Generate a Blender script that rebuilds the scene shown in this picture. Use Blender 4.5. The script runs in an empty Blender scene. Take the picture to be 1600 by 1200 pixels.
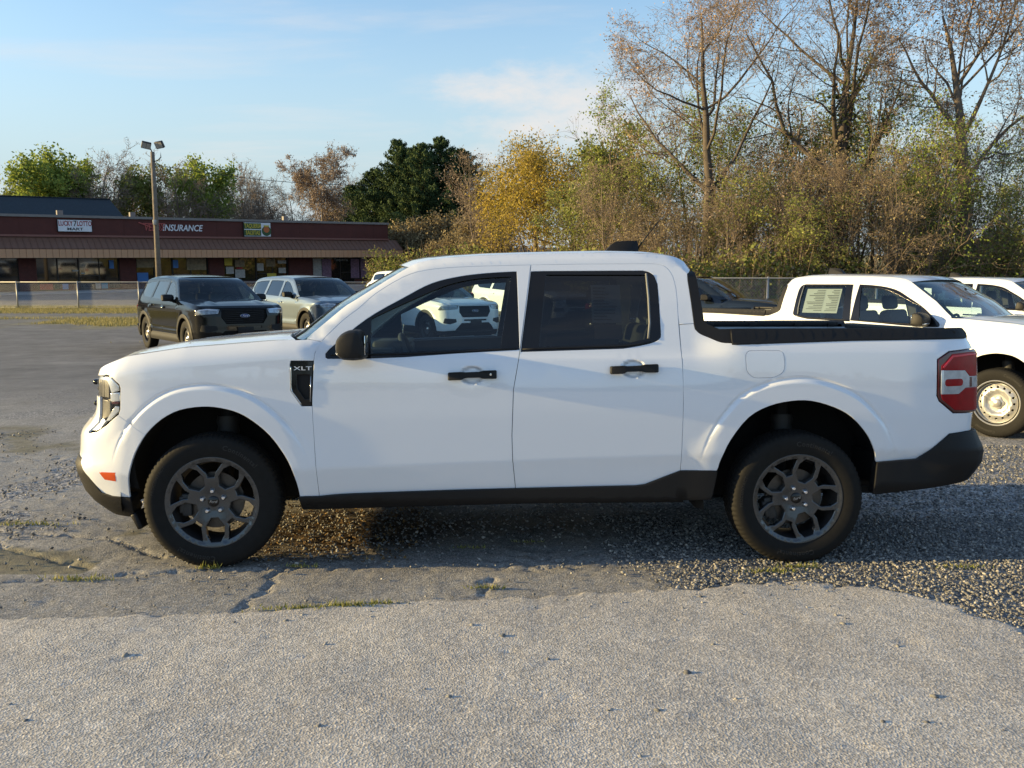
import bpy, bmesh, math, random
import numpy as np
from mathutils import Vector, Matrix
from mathutils.geometry import delaunay_2d_cdt

# ------------------------------------------------------------------ camera, sky, sun, exposure
SC = bpy.context.scene
COL = SC.collection
CAM_H = 1.394
SLOPE = 0.049            # the lot falls away from the camera by this much (radians) around the pickup
cam_data = bpy.data.cameras.new('camera')
cam = bpy.data.objects.new('camera', cam_data); COL.objects.link(cam)
cam.location = (0, 0, CAM_H)
cam.rotation_euler = (math.pi / 2 - (0.0944 + SLOPE), 0, 0)
cam_data.sensor_width = 36.0
cam_data.lens = 36.0 * 1400 / 1600
cam_data.clip_start = 0.05; cam_data.clip_end = 4000
SC.camera = cam

SUN_EL = math.radians(10.5)
SUN_AZ = math.radians(-2.6)        # towards -X, turned this much towards +Y
SUN_DIR = Vector((-math.cos(SUN_AZ) * math.cos(SUN_EL), math.sin(SUN_AZ) * math.cos(SUN_EL), math.sin(SUN_EL)))
sun_data = bpy.data.lights.new('sun', 'SUN')
sun_data.energy = 4.5; sun_data.angle = math.radians(0.5); sun_data.color = (1.0, 0.74, 0.33)
sun = bpy.data.objects.new('sun', sun_data); COL.objects.link(sun)
sun.rotation_euler = SUN_DIR.to_track_quat('Z', 'Y').to_euler()
sun.location = (-20, 0, 12)

world = bpy.data.worlds.new('World'); SC.world = world; world.use_nodes = True
def build_world():
    nt = world.node_tree; N = nt.nodes; L = nt.links
    N.clear()
    out = N.new('ShaderNodeOutputWorld'); bg = N.new('ShaderNodeBackground')
    sky = N.new('ShaderNodeTexSky'); sky.sky_type = 'NISHITA'; sky.sun_disc = False
    sky.sun_elevation = SUN_EL
    sky.sun_rotation = math.atan2(SUN_DIR.x, SUN_DIR.y)
    sky.altitude = 200; sky.air_density = 1.0; sky.dust_density = 0.35; sky.ozone_density = 1.5
    # thin streaks and banks of cloud, laid out by direction
    tc = N.new('ShaderNodeTexCoord'); sep = N.new('ShaderNodeSeparateXYZ')
    L.new(tc.outputs['Generated'], sep.inputs[0])
    zc = N.new('ShaderNodeMath'); zc.operation = 'MAXIMUM'; zc.inputs[1].default_value = 0.02; L.new(sep.outputs[2], zc.inputs[0])
    za = N.new('ShaderNodeMath'); za.operation = 'ADD'; za.inputs[1].default_value = 0.12; L.new(zc.outputs[0], za.inputs[0])
    dv = N.new('ShaderNodeVectorMath'); dv.operation = 'DIVIDE'
    cmb = N.new('ShaderNodeCombineXYZ')
    for i in range(3): L.new(za.outputs[0], cmb.inputs[i])
    L.new(tc.outputs['Generated'], dv.inputs[0]); L.new(cmb.outputs[0], dv.inputs[1])
    mp = N.new('ShaderNodeMapping'); mp.inputs['Scale'].default_value = (0.75, 1.5, 0.0); mp.inputs['Rotation'].default_value = (0, 0, 0.25)
    mp.inputs['Location'].default_value = (1.15, 0.4, 0)
    L.new(dv.outputs[0], mp.inputs['Vector'])
    n1 = N.new('ShaderNodeTexNoise'); n1.inputs['Scale'].default_value = 0.9; n1.inputs['Detail'].default_value = 9; n1.inputs['Roughness'].default_value = 0.58
    n1.inputs['Distortion'].default_value = 0.35
    L.new(mp.outputs[0], n1.inputs['Vector'])
    r1 = N.new('ShaderNodeMapRange'); r1.inputs['From Min'].default_value = 0.47; r1.inputs['From Max'].default_value = 0.78; r1.interpolation_type = 'SMOOTHSTEP'
    L.new(n1.outputs[0], r1.inputs['Value'])
    fac0 = N.new('ShaderNodeMath'); fac0.operation = 'MULTIPLY'; fac0.inputs[1].default_value = 0.55; L.new(r1.outputs[0], fac0.inputs[0])
    # one broken bank of cloud low over the trees
    def mth(op, a, b):
        q = N.new('ShaderNodeMath'); q.operation = op
        for k, v in ((0, a), (1, b)):
            if isinstance(v, float): q.inputs[k].default_value = v
            else: L.new(v, q.inputs[k])
        return q.outputs[0]
    ex = mth('DIVIDE', mth('SUBTRACT', sep.outputs[0], 0.055), 0.17); ez = mth('DIVIDE', mth('SUBTRACT', sep.outputs[2], 0.150), 0.075)
    rr = mth('ADD', mth('MULTIPLY', ex, ex), mth('MULTIPLY', ez, ez))
    n2 = N.new('ShaderNodeTexNoise'); n2.inputs['Scale'].default_value = 9.0; n2.inputs['Detail'].default_value = 9; n2.inputs['Roughness'].default_value = 0.62
    mp2 = N.new('ShaderNodeMapping'); mp2.inputs['Scale'].default_value = (1.0, 1.0, 2.6); mp2.inputs['Rotation'].default_value = (0, 0.25, 0); L.new(tc.outputs['Generated'], mp2.inputs['Vector']); L.new(mp2.outputs[0], n2.inputs['Vector'])
    edge = mth('SUBTRACT', mth('MULTIPLY', n2.outputs[0], 2.6), mth('MULTIPLY', rr, 0.9))
    bank = N.new('ShaderNodeMapRange'); bank.interpolation_type = 'SMOOTHSTEP'; bank.inputs['From Min'].default_value = 0.55; bank.inputs['From Max'].default_value = 1.7; bank.inputs['To Max'].default_value = 0.9; L.new(edge, bank.inputs['Value'])
    front = mth('GREATER_THAN', sep.outputs[1], 0.0)
    fac = N.new('ShaderNodeMath'); fac.operation = 'MAXIMUM'; L.new(fac0.outputs[0], fac.inputs[0]); L.new(mth('MULTIPLY', bank.outputs[0], front), fac.inputs[1])
    mx = N.new('ShaderNodeMixRGB'); mx.inputs['Color2'].default_value = (2.75, 2.6, 2.5, 1)
    L.new(fac.outputs[0], mx.inputs['Fac'])
    hz = N.new('ShaderNodeMapRange'); hz.inputs['From Min'].default_value = 0.0; hz.inputs['From Max'].default_value = 0.30; hz.inputs['To Min'].default_value = 0.95; hz.inputs['To Max'].default_value = 0.0
    hz.interpolation_type = 'SMOOTHSTEP'; L.new(sep.outputs[2], hz.inputs['Value'])
    hx = N.new('ShaderNodeMixRGB'); hx.inputs['Color2'].default_value = (1.60, 1.95, 2.20, 1)
    tn = N.new('ShaderNodeMixRGB'); tn.blend_type = 'MULTIPLY'; tn.inputs['Fac'].default_value = 1.0; tn.inputs['Color2'].default_value = (0.80, 0.845, 0.90, 1); L.new(sky.outputs[0], tn.inputs['Color1'])
    L.new(hz.outputs[0], hx.inputs['Fac']); L.new(tn.outputs[0], hx.inputs['Color1']); L.new(hx.outputs[0], mx.inputs['Color1'])
    bg.inputs['Strength'].default_value = 0.14
    L.new(mx.outputs[0], bg.inputs['Color']); L.new(bg.outputs[0], out.inputs['Surface'])
build_world()
SC.view_settings.view_transform = 'Standard'; SC.view_settings.look = 'None'
SC.view_settings.exposure = 1.2; SC.view_settings.gamma = 1.0; SC.view_settings.use_curve_mapping = False
SC.render.engine = 'CYCLES'
SC.cycles.use_denoising = True
SC.cycles.max_bounces = 8; SC.cycles.transparent_max_bounces = 24
SC.cycles.diffuse_bounces = 3; SC.cycles.glossy_bounces = 4
SC.cycles.sample_clamp_indirect = 6.0

# ------------------------------------------------------------------ materials
MATS = {}
def nodes_of(name):
    m = bpy.data.materials.new(name); m.use_nodes = True
    nt = m.node_tree; b = nt.nodes['Principled BSDF']
    return m, nt, nt.nodes, nt.links, b
def mat(name, col, rough=0.5, metal=0.0, coat=0.0, spec=0.5, vary=0.0, vscale=8.0, bump=0.0, bscale=60.0, emit=None):
    """plain surface; vary = how far a noise moves the colour, bump = fine relief in metres"""
    m, nt, N, L, b = nodes_of(name)
    c = (col[0], col[1], col[2], 1)
    b.inputs['Base Color'].default_value = c
    b.inputs['Roughness'].default_value = rough; b.inputs['Metallic'].default_value = metal
    b.inputs['Coat Weight'].default_value = coat; b.inputs['Coat Roughness'].default_value = 0.04
    b.inputs['Specular IOR Level'].default_value = spec
    if emit:
        b.inputs['Emission Color'].default_value = c; b.inputs['Emission Strength'].default_value = emit
    if vary or bump:
        tc = N.new('ShaderNodeTexCoord')
    if vary:
        nz = N.new('ShaderNodeTexNoise'); nz.inputs['Scale'].default_value = vscale; nz.inputs['Detail'].default_value = 6
        nz.inputs['Roughness'].default_value = 0.65
        L.new(tc.outputs['Object'], nz.inputs['Vector'])
        mr = N.new('ShaderNodeMapRange'); mr.inputs['From Min'].default_value = 0.25; mr.inputs['From Max'].default_value = 0.75
        mr.inputs['To Min'].default_value = 1 - vary; mr.inputs['To Max'].default_value = 1 + vary
        L.new(nz.outputs[0], mr.inputs['Value'])
        vm = N.new('ShaderNodeVectorMath'); vm.operation = 'SCALE'; vm.inputs[0].default_value = col[:3]
        L.new(mr.outputs[0], vm.inputs['Scale']); L.new(vm.outputs[0], b.inputs['Base Color'])
    if bump:
        nb = N.new('ShaderNodeTexNoise'); nb.inputs['Scale'].default_value = bscale; nb.inputs['Detail'].default_value = 4
        L.new(tc.outputs['Object'], nb.inputs['Vector'])
        bp = N.new('ShaderNodeBump'); bp.inputs['Distance'].default_value = bump; bp.inputs['Strength'].default_value = 1.0
        L.new(nb.outputs[0], bp.inputs['Height']); L.new(bp.outputs[0], b.inputs['Normal'])
    MATS[name] = m
    return m
def glass(name, tint, ior=1.5):
    """thin pane: tinted see-through with a mirror-like fresnel skin"""
    m, nt, N, L, b = nodes_of(name)
    N.remove(b)
    out = N['Material Output']
    tr = N.new('ShaderNodeBsdfTransparent'); tr.inputs['Color'].default_value = (*tint, 1)
    gl = N.new('ShaderNodeBsdfGlossy'); gl.inputs['Roughness'].default_value = 0.015; gl.inputs['Color'].default_value = (0.95, 0.97, 1.0, 1)
    lw = N.new('ShaderNodeLayerWeight'); lw.inputs['Blend'].default_value = 0.5        # Schlick's curve, the same from both sides
    p5 = N.new('ShaderNodeMath'); p5.operation = 'POWER'; p5.inputs[1].default_value = 4.6; L.new(lw.outputs['Facing'], p5.inputs[0])
    fr = N.new('ShaderNodeMapRange'); fr.inputs['To Min'].default_value = 0.055; fr.inputs['To Max'].default_value = 1.0; L.new(p5.outputs[0], fr.inputs['Value'])
    mx = N.new('ShaderNodeMixShader')
    L.new(fr.outputs[0], mx.inputs[0]); L.new(tr.outputs[0], mx.inputs[1]); L.new(gl.outputs[0], mx.inputs[2])
    L.new(mx.outputs[0], out.inputs['Surface'])
    MATS[name] = m
    return m

# ------------------------------------------------------------------ mesh helpers
def mesh_obj(name, verts, faces, m=None, parent=None, smooth=False, normals=None, mats=None, fmat=None):
    me = bpy.data.meshes.new(name)
    verts = np.asarray(verts, dtype=np.float32)
    if isinstance(faces, np.ndarray):
        nf, k = faces.shape
        me.vertices.add(len(verts)); me.vertices.foreach_set('co', verts.ravel())
        me.loops.add(nf * k); me.loops.foreach_set('vertex_index', faces.astype(np.int32).ravel())
        me.polygons.add(nf); me.polygons.foreach_set('loop_start', np.arange(0, nf * k, k, dtype=np.int32))
        me.polygons.foreach_set('loop_total', np.full(nf, k, dtype=np.int32))
        me.update(calc_edges=True)
    else:
        me.from_pydata(verts.tolist(), [], faces); me.update()
    for q in (mats or ([m] if m else [])): me.materials.append(q)
    if fmat is not None: me.polygons.foreach_set('material_index', np.asarray(fmat, dtype=np.int32))
    if smooth: me.polygons.foreach_set('use_smooth', np.ones(len(me.polygons), dtype=bool))
    if normals is not None: me.normals_split_custom_set_from_vertices(np.asarray(normals, dtype=np.float32))
    o = bpy.data.objects.new(name, me); COL.objects.link(o)
    if parent is not None: o.parent = parent
    return o
def tag(o, label=None, cat=None, group=None, kind=None):
    if label: o['label'] = label
    if cat: o['category'] = cat
    if group: o['group'] = group
    if kind: o['kind'] = kind
    return o
def empty(name, loc=(0, 0, 0), rz=0.0, mw=None):
    o = bpy.data.objects.new(name, None); COL.objects.link(o); o.empty_display_size = 0.2
    if mw is not None:
        l, q, s = mw.decompose(); o.location = l; o.rotation_euler = q.to_euler()
    else:
        o.location = loc; o.rotation_euler = (0, 0, rz)
    return o
def copy_tree(o, parent=None, swap=None, skip=()):
    """a thing with its parts and sub-parts; swap = {material name: other material} set on the copies"""
    c = o.copy(); COL.objects.link(c); c.parent = parent
    if swap and c.type == 'MESH':
        for i, s in enumerate(c.material_slots):
            if s.material and s.material.name in swap:
                new = swap[s.material.name]; s.link = 'OBJECT'; s.material = new
    for ch in list(o.children):
        if ch.name.split('.')[0] in skip: continue
        copy_tree(ch, c, swap, skip)
    return c
def boxes(name, lst, m, parent=None, bevel=0.0, seg=2, smooth=True):
    """one mesh from boxes ((cx,cy,cz),(sx,sy,sz)[,rot matrix])"""
    bm = bmesh.new()
    for b in lst:
        r = bmesh.ops.create_cube(bm, size=1.0)
        M = Matrix.Translation(b[0]) @ (b[2].to_4x4() if len(b) > 2 else Matrix.Identity(4)) @ Matrix.Diagonal((*b[1], 1))
        bmesh.ops.transform(bm, matrix=M, verts=r['verts'])
    if bevel:
        bmesh.ops.bevel(bm, geom=list(bm.edges), offset=bevel, segments=seg, profile=0.5, affect='EDGES', clamp_overlap=True)
    me = bpy.data.meshes.new(name); bm.to_mesh(me); bm.free()
    me.materials.append(m)
    if bevel and smooth:
        me.polygons.foreach_set('use_smooth', np.ones(len(me.polygons), dtype=bool))
        md = True
    o = bpy.data.objects.new(name, me); COL.objects.link(o)
    if parent is not None: o.parent = parent
    return o
def lathe(name, prof, n, m, parent=None, axis='y', closed=False, smooth=True, loc=(0, 0, 0), rad_fn=None):
    """prof = [(r, a)] turned about the y (or z) axis"""
    prof = np.array(prof, float); k = len(prof)
    th = np.linspace(0, 2 * math.pi, n, endpoint=False)
    R = np.repeat(prof[None, :, 0], n, 0); A = np.repeat(prof[None, :, 1], n, 0)
    if rad_fn is not None: R = rad_fn(R, A, th[:, None])
    c, s = np.cos(th)[:, None], np.sin(th)[:, None]
    if axis == 'y': V = np.stack([R * c, A, R * s], -1)
    else: V = np.stack([R * c, R * s, A], -1)
    V = V.reshape(-1, 3) + np.array(loc)
    i = np.arange(n)[:, None]; j = np.arange(k - 1)[None, :]
    i2 = (i + 1) % n
    F = np.stack([i * k + j, i * k + j + 1, i2 * k + j + 1, i2 * k + j], -1).reshape(-1, 4)
    if axis == 'z': F = F[:, ::-1]
    o = mesh_obj(name, V, F, m, parent, smooth)
    if smooth:
        try: o.data.set_sharp_from_angle(angle=math.radians(38))
        except Exception: pass
    return o
def tube_arrays(P, R, n=8):
    P = np.asarray(P, float); k = len(P); R = np.broadcast_to(np.asarray(R, float), (k,))
    T = np.gradient(P, axis=0); T /= np.linalg.norm(T, axis=1)[:, None] + 1e-12
    up = np.array([0, 0, 1.0]) if abs(T[0][2]) < 0.9 else np.array([1.0, 0, 0])
    V = []
    for i in range(k):
        a = np.cross(T[i], up); a /= np.linalg.norm(a) + 1e-12; b = np.cross(a, T[i])
        for q in range(n):
            t = 2 * math.pi * q / n
            V.append(P[i] + R[i] * (a * math.cos(t) + b * math.sin(t)))
    F = []
    for i in range(k - 1):
        for q in range(n):
            F.append((i * n + q, i * n + (q + 1) % n, (i + 1) * n + (q + 1) % n, (i + 1) * n + q))
    F.append(tuple(range(n))[::-1]); F.append(tuple(range((k - 1) * n, k * n)))
    return V, F
def tube(name, P, R, m, parent=None, n=8):
    V, F = tube_arrays(P, R, n)
    return mesh_obj(name, V, F, m, parent, True)
def join_arrays(parts):
    V, F, o = [], [], 0
    for v, f in parts:
        V += [tuple(x) for x in v]; F += [tuple(i + o for i in g) for g in f]; o += len(v)
    return V, F
def cr(pts, k=6):
    """open Catmull-Rom curve through 2-D points"""
    p = np.array(pts, float)
    q = np.vstack([2 * p[0] - p[1], p, 2 * p[-1] - p[-2]])
    out = []
    for i in range(1, len(q) - 2):
        for t in np.linspace(0, 1, k, endpoint=False):
            a, b, c, d = q[i - 1], q[i], q[i + 1], q[i + 2]
            out.append(0.5 * (2 * b + (c - a) * t + (2 * a - 5 * b + 4 * c - d) * t * t + (3 * b - a - 3 * c + d) * t ** 3))
    out.append(p[-1])
    return [tuple(x) for x in out]
def rounded(pts, r, k=4):
    """closed polygon with its corners cut round by r"""
    p = [np.array(x, float) for x in pts]; out = []
    for i in range(len(p)):
        a, b, c = p[i - 1], p[i], p[(i + 1) % len(p)]
        ra = min(r, 0.45 * np.linalg.norm(a - b), 0.45 * np.linalg.norm(c - b))
        s = b + (a - b) / np.linalg.norm(a - b) * ra; e = b + (c - b) / np.linalg.norm(c - b) * ra
        for t in np.linspace(0, 1, k + 1):
            out.append(tuple((1 - t) ** 2 * s + 2 * t * (1 - t) * b + t * t * e))
    return out
def in_poly(P, loop):
    P = np.asarray(P, float); L_ = np.asarray(loop, float)
    x, y = P[:, 0][:, None], P[:, 1][:, None]
    x1, y1 = L_[:, 0][None], L_[:, 1][None]
    x2, y2 = np.roll(L_[:, 0], -1)[None], np.roll(L_[:, 1], -1)[None]
    c = ((y1 > y) != (y2 > y)) & (x < (x2 - x1) * (y - y1) / (y2 - y1 + 1e-15) + x1)
    return (c.sum(1) % 2) == 1
def area2(L_):
    L_ = np.asarray(L_); x, y = L_[:, 0], L_[:, 1]
    return 0.5 * np.sum(x * np.roll(y, -1) - np.roll(x, -1) * y)
def resample(loop, step):
    out = []
    n = len(loop)
    for i in range(n):
        a, b = np.array(loop[i], float), np.array(loop[(i + 1) % n], float)
        d = np.linalg.norm(b - a)
        if d < 1e-6: continue
        for t in np.linspace(0, 1, max(1, int(math.ceil(d / step))), endpoint=False):
            out.append(a + (b - a) * t)
    return np.array(out)
def loop_normals(L_):
    """unit 2-D normals pointing out of a counter-clockwise loop"""
    d1 = L_ - np.roll(L_, 1, 0); d2 = np.roll(L_, -1, 0) - L_
    d1 /= np.linalg.norm(d1, axis=1)[:, None] + 1e-12; d2 /= np.linalg.norm(d2, axis=1)[:, None] + 1e-12
    n = np.stack([d1[:, 1] + d2[:, 1], -d1[:, 0] - d2[:, 0]], 1)
    ln = np.linalg.norm(n, axis=1)[:, None]
    n = n / np.maximum(ln, 0.35)
    ln = np.linalg.norm(n, axis=1)[:, None]
    return n / np.maximum(ln, 1.0)
def s_normals(S, P, e=1.5e-3):
    du = S(P + [e, 0]) - S(P - [e, 0]); dv = S(P + [0, e]) - S(P - [0, e])
    n = np.cross(du, dv); return n / (np.linalg.norm(n, axis=1)[:, None] + 1e-12)
def panel_arrays(S, loop, holes=(), res=0.05, flange=0.012, cham=0.002, gap=0.0, extra=None):
    loops = []
    for k, lp in enumerate([loop, *holes]):
        lp = resample(lp, min(res, .03))
        if (area2(lp) < 0) != (k > 0): lp = lp[::-1]          # outer loop ccw, holes cw: normals point out of the material
        if gap: lp = lp - loop_normals(lp) * gap
        loops.append(lp)
    B = np.vstack(loops)
    lo, hi = loops[0].min(0), loops[0].max(0)
    gx = np.arange(lo[0] + res * 0.5, hi[0], res); gy = np.arange(lo[1] + res * 0.5, hi[1], res)
    G = np.stack(np.meshgrid(gx, gy), -1).reshape(-1, 2) if len(gx) and len(gy) else np.zeros((0, 2))
    if extra is not None and len(extra):
        ex = np.asarray(extra, float)
        if len(G):
            d = np.min(((G[:, None] - ex[None]) ** 2).sum(-1), 1); G = G[d > (0.45 * res) ** 2]
        G = np.vstack([G, ex])
    if len(G):
        ok = in_poly(G, loops[0])
        for h in loops[1:]: ok &= ~in_poly(G, h)
        G = G[ok]
    if len(G):
        d = np.min(((G[:, None] - B[None]) ** 2).sum(-1), 1); G = G[d > (0.22 * res) ** 2]
    pts = np.vstack([B, G]) if len(G) else B
    edges, o = [], 0
    for lp in loops:
        n = len(lp); edges += [(o + i, o + (i + 1) % n) for i in range(n)]; o += n
    r = delaunay_2d_cdt([Vector(p) for p in pts], edges, [], 0, 1e-6)
    P2 = np.array([tuple(v) for v in r[0]]); T = np.array([tuple(f) for f in r[2] if len(f) == 3], dtype=int)
    c = P2[T].mean(1)
    ok = in_poly(c, loops[0])
    for h in loops[1:]: ok &= ~in_poly(c, h)
    T = T[ok]
    a, b, d = P2[T[:, 0]], P2[T[:, 1]], P2[T[:, 2]]
    s = (b[:, 0] - a[:, 0]) * (d[:, 1] - a[:, 1]) - (b[:, 1] - a[:, 1]) * (d[:, 0] - a[:, 0])
    T = T[np.abs(s) > 1e-10]; s = s[np.abs(s) > 1e-10]
    T[s < 0] = T[s < 0][:, ::-1]
    V = [S(P2)]; NN = [s_normals(S, P2)]; F = [tuple(t) for t in T]
    o = len(P2)
    if flange:
        for lp in loops:
            n = len(lp); nr = loop_normals(lp); sn = s_normals(S, lp)
            p0 = S(lp); q = lp + nr * cham; p1 = S(q) - sn * cham; p2 = p1 - sn * flange
            side = S(lp + nr * 1e-3) - p0; side /= np.linalg.norm(side, axis=1)[:, None] + 1e-12
            mid = sn + side; mid /= np.linalg.norm(mid, axis=1)[:, None] + 1e-12
            V += [p0, p1, p1, p2]; NN += [sn, mid, side, side]
            for i in range(n):
                j = (i + 1) % n
                F.append((o + j, o + i, o + n + i, o + n + j))
                F.append((o + 2 * n + j, o + 2 * n + i, o + 3 * n + i, o + 3 * n + j))
            o += 4 * n
    return np.vstack(V), F, np.vstack(NN)
def panel(name, S, loop, m, parent, holes=(), mirror=False, **kw):
    """sheet-metal panel: a 2-D outline laid on the surface S, edges turned in; mirror adds the twin across y"""
    V, F, NN = panel_arrays(S, loop, holes, **kw)
    o = mesh_obj(name, V, F, m, parent, True, NN)
    if not mirror: return o
    fl = np.array([1, -1, 1.0])
    o2 = mesh_obj(name, V * fl, [f[::-1] for f in F], m, parent if not isinstance(mirror, bpy.types.Object) else mirror, True, NN * fl)
    return o, o2
def grid_obj(name, P, m, parent=None, smooth=True, flip=False):
    """P[i][j] = points of a quad grid"""
    P = np.asarray(P, float); a, b = P.shape[:2]
    i = np.arange(a - 1)[:, None]; j = np.arange(b - 1)[None]
    F = np.stack([i * b + j, (i + 1) * b + j, (i + 1) * b + j + 1, i * b + j + 1], -1).reshape(-1, 4)
    if flip: F = F[:, ::-1]
    return mesh_obj(name, P.reshape(-1, 3), F, m, parent, smooth)
def lump(name, outline, layers, m, parent=None, to3=None, n=48, smooth=True):
    """solid from one outline: layers = [(depth, inset scale)], rounded ends"""
    L_ = np.array(outline, float)
    if area2(L_) < 0: L_ = L_[::-1]
    c = 0.5 * (L_.max(0) + L_.min(0)); k = len(L_)
    V, F = [], []
    for d, s in layers:
        for p in L_:
            q = c + (p - c) * s; V.append(to3(q[0], q[1], d))
    for i in range(len(layers) - 1):
        for j in range(k):
            F.append((i * k + j, i * k + (j + 1) % k, (i + 1) * k + (j + 1) % k, (i + 1) * k + j))
    F.append(tuple(range(k))[::-1]); F.append(tuple(range((len(layers) - 1) * k, len(layers) * k)))
    o = mesh_obj(name, V, F, m, parent, smooth)
    bm = bmesh.new(); bm.from_mesh(o.data); bmesh.ops.recalc_face_normals(bm, faces=bm.faces); bm.to_mesh(o.data); bm.free()
    if smooth:
        try: o.data.set_sharp_from_angle(angle=math.radians(40))
        except Exception: pass
    return o
_FONT = {}
def text_arrays(s, size=1.0, depth=0.02, shear=0.0, spacing=1.0, bold=0.0, align='CENTER'):
    cu = bpy.data.curves.new('t', 'FONT'); cu.body = s; cu.size = size; cu.extrude = depth / 2; cu.shear = shear
    cu.space_character = spacing; cu.align_x = align; cu.align_y = 'CENTER'; cu.offset = bold; cu.resolution_u = 3
    o = bpy.data.objects.new('t', cu); COL.objects.link(o)
    bpy.context.view_layer.update()
    me = bpy.data.meshes.new_from_object(o.evaluated_get(bpy.context.evaluated_depsgraph_get()))
    V = np.array([tuple(v.co) for v in me.vertices]) if len(me.vertices) else np.zeros((0, 3))
    F = [tuple(p.vertices) for p in me.polygons]
    bpy.data.objects.remove(o); bpy.data.curves.remove(cu); bpy.data.meshes.remove(me)
    return V, F
def lettering(name, s, to3, m, parent, **kw):
    """flat letters carried onto a surface by to3(x, y, depth)"""
    V, F = text_arrays(s, **kw)
    return mesh_obj(name, [to3(*v) for v in V], F, m, parent)
def sst(a, b, x):
    t = np.clip((np.asarray(x, float) - a) / (b - a), 0, 1); return t * t * (3 - 2 * t)
class Plan:
    """outline of a vehicle seen from above: half-width against arc length u (u = x along the straight flank)"""
    def __init__(self, pts, xref=1.5):
        c = np.array(cr(pts, 24)); s = np.concatenate([[0], np.cumsum(np.linalg.norm(np.diff(c, axis=0), axis=1))])
        self.X, self.Y = c[:, 0], c[:, 1]
        i = np.argmin(np.abs(self.X - xref)); self.U = s - s[i] + self.X[i]
        T = np.gradient(c, axis=0); T /= np.linalg.norm(T, axis=1)[:, None]
        k = np.ones(9) / 9
        for _ in range(2):
            T = np.stack([np.convolve(np.pad(T[:, q], 4, mode='edge'), k, 'valid') for q in (0, 1)], 1)
        T /= np.linalg.norm(T, axis=1)[:, None]
        self.NX, self.NY = -T[:, 1], T[:, 0]
        self.half = len(c) // 2
    def at(self, u):
        return (np.interp(u, self.U, self.X), np.interp(u, self.U, self.Y), np.interp(u, self.U, self.NX), np.interp(u, self.U, self.NY))
    def u(self, x):
        return float(np.interp(x, self.X, self.U)) if np.all(np.diff(self.X) > -1e-9) else float(self.U[np.argmin(np.abs(self.X - x))])
    def surf(self, off):
        def S(P):
            u, v = P[:, 0], P[:, 1]
            x, y, nx, ny = self.at(u)
            o, z = off(x, v, u)
            return np.stack([x + nx * o, -(y + ny * o), z], -1)
        return S
def profile(pts, sig=0.006):
    """smoothed lookup of a polyline z -> offset"""
    z = np.arange(-0.2, 2.4, 0.002); p = np.array(pts)
    v = np.interp(z, p[:, 0], p[:, 1]); k = int(sig * 3 / 0.002); g = np.exp(-0.5 * (np.arange(-k, k + 1) * 0.002 / sig) ** 2); g /= g.sum()
    v = np.convolve(np.pad(v, k, mode='edge'), g, 'valid')
    return lambda q: np.interp(q, z, v)

# ------------------------------------------------------------------ shared vehicle materials
PAINT = mat('white_paint', (0.79, 0.82, 0.87), rough=0.30, coat=1.0)  # white paint with the sky's blue fill put into its base colour
PAINT.node_tree.nodes['Principled BSDF'].inputs['Coat IOR'].default_value = 1.65
PAINT.node_tree.nodes['Principled BSDF'].inputs['Coat Roughness'].default_value = 0.015
CLAD = mat('black_plastic', (0.009, 0.009, 0.010), rough=0.55, spec=.3, bump=0.0006, bscale=900)
GLOSSBLK = mat('gloss_black', (0.006, 0.006, 0.007), rough=0.15, coat=0.3, spec=.35)
RUBBER = mat('rubber', (0.010, 0.0097, 0.0092), rough=0.78, spec=.25, vary=0.25, vscale=30)
RUBBERTXT = mat('rubber_letter', (0.028, 0.027, 0.026), rough=0.7, spec=.3)
ALLOY = mat('dark_alloy', (0.085, 0.091, 0.099), rough=0.25, metal=0.75, coat=0.2)
BARREL = mat('rim_barrel', (0.03, 0.03, 0.033), rough=0.5, metal=0.5)
CHROME = mat('chrome', (0.75, 0.76, 0.78), rough=0.12, metal=1.0)
STEEL = mat('brake_steel', (0.09, 0.085, 0.08), rough=0.42, metal=0.9, vary=0.2, vscale=40)
SILVERWHEEL = mat('silver_wheel', (0.46, 0.46, 0.45), rough=0.34, metal=0.55, coat=0.2)
DARK = mat('underbody_black', (0.006, 0.006, 0.006), rough=0.85)
SUSP = mat('suspension_grey', (0.05, 0.05, 0.05), rough=0.6, metal=0.4)
GLASSC = glass('window_glass', (0.76, 0.85, 0.84))
GLASSD = glass('privacy_glass', (0.13, 0.145, 0.155))
GLASSW = glass('windshield_glass', (0.60, 0.72, 0.71))
LENS = glass('lens_glass', (0.92, 0.93, 0.95))
LAMPGREY = mat('lamp_louvre', (0.040, 0.040, 0.040), rough=0.35, bump=0.0)
LAMPWHITE = mat('lamp_reflector', (0.72, 0.76, 0.80), rough=0.18, metal=0.6)
TAILCLEAR = mat('tail_clear_lens', (0.42, 0.43, 0.45), rough=0.2, metal=0.2, vary=.3, vscale=25)
AMBER = mat('amber_lens', (0.62, 0.085, 0.008), rough=0.22, coat=0.8)
RED = mat('red_lens', (0.27, 0.002, 0.006), rough=0.2, coat=0.0, spec=.3, vary=0.25, vscale=18)
SREDL0 = mat('red_lens_edge', (0.60, 0.02, 0.04), rough=0.2, coat=.3)
REDD = mat('red_dark', (0.06, 0.002, 0.004), rough=0.2, coat=1.0)
TRIMGREY = mat('interior_grey', (0.20, 0.21, 0.21), rough=0.8)
TRIMDARK = mat('interior_dark', (0.022, 0.024, 0.026), rough=0.75)
HEADLINER = mat('headliner', (0.42, 0.42, 0.40), rough=0.9)
SEATM = mat('seat_fabric', (0.10, 0.10, 0.10), rough=0.9, vary=0.2, vscale=30)
PAPERD = mat('dimmed_sticker_paper', (0.30, 0.31, 0.30), rough=0.7)  # sticker paper darkened: dimming by the window glass is put into its colour
PAPER = mat('sticker_paper', (0.75, 0.76, 0.74), rough=0.7)
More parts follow.
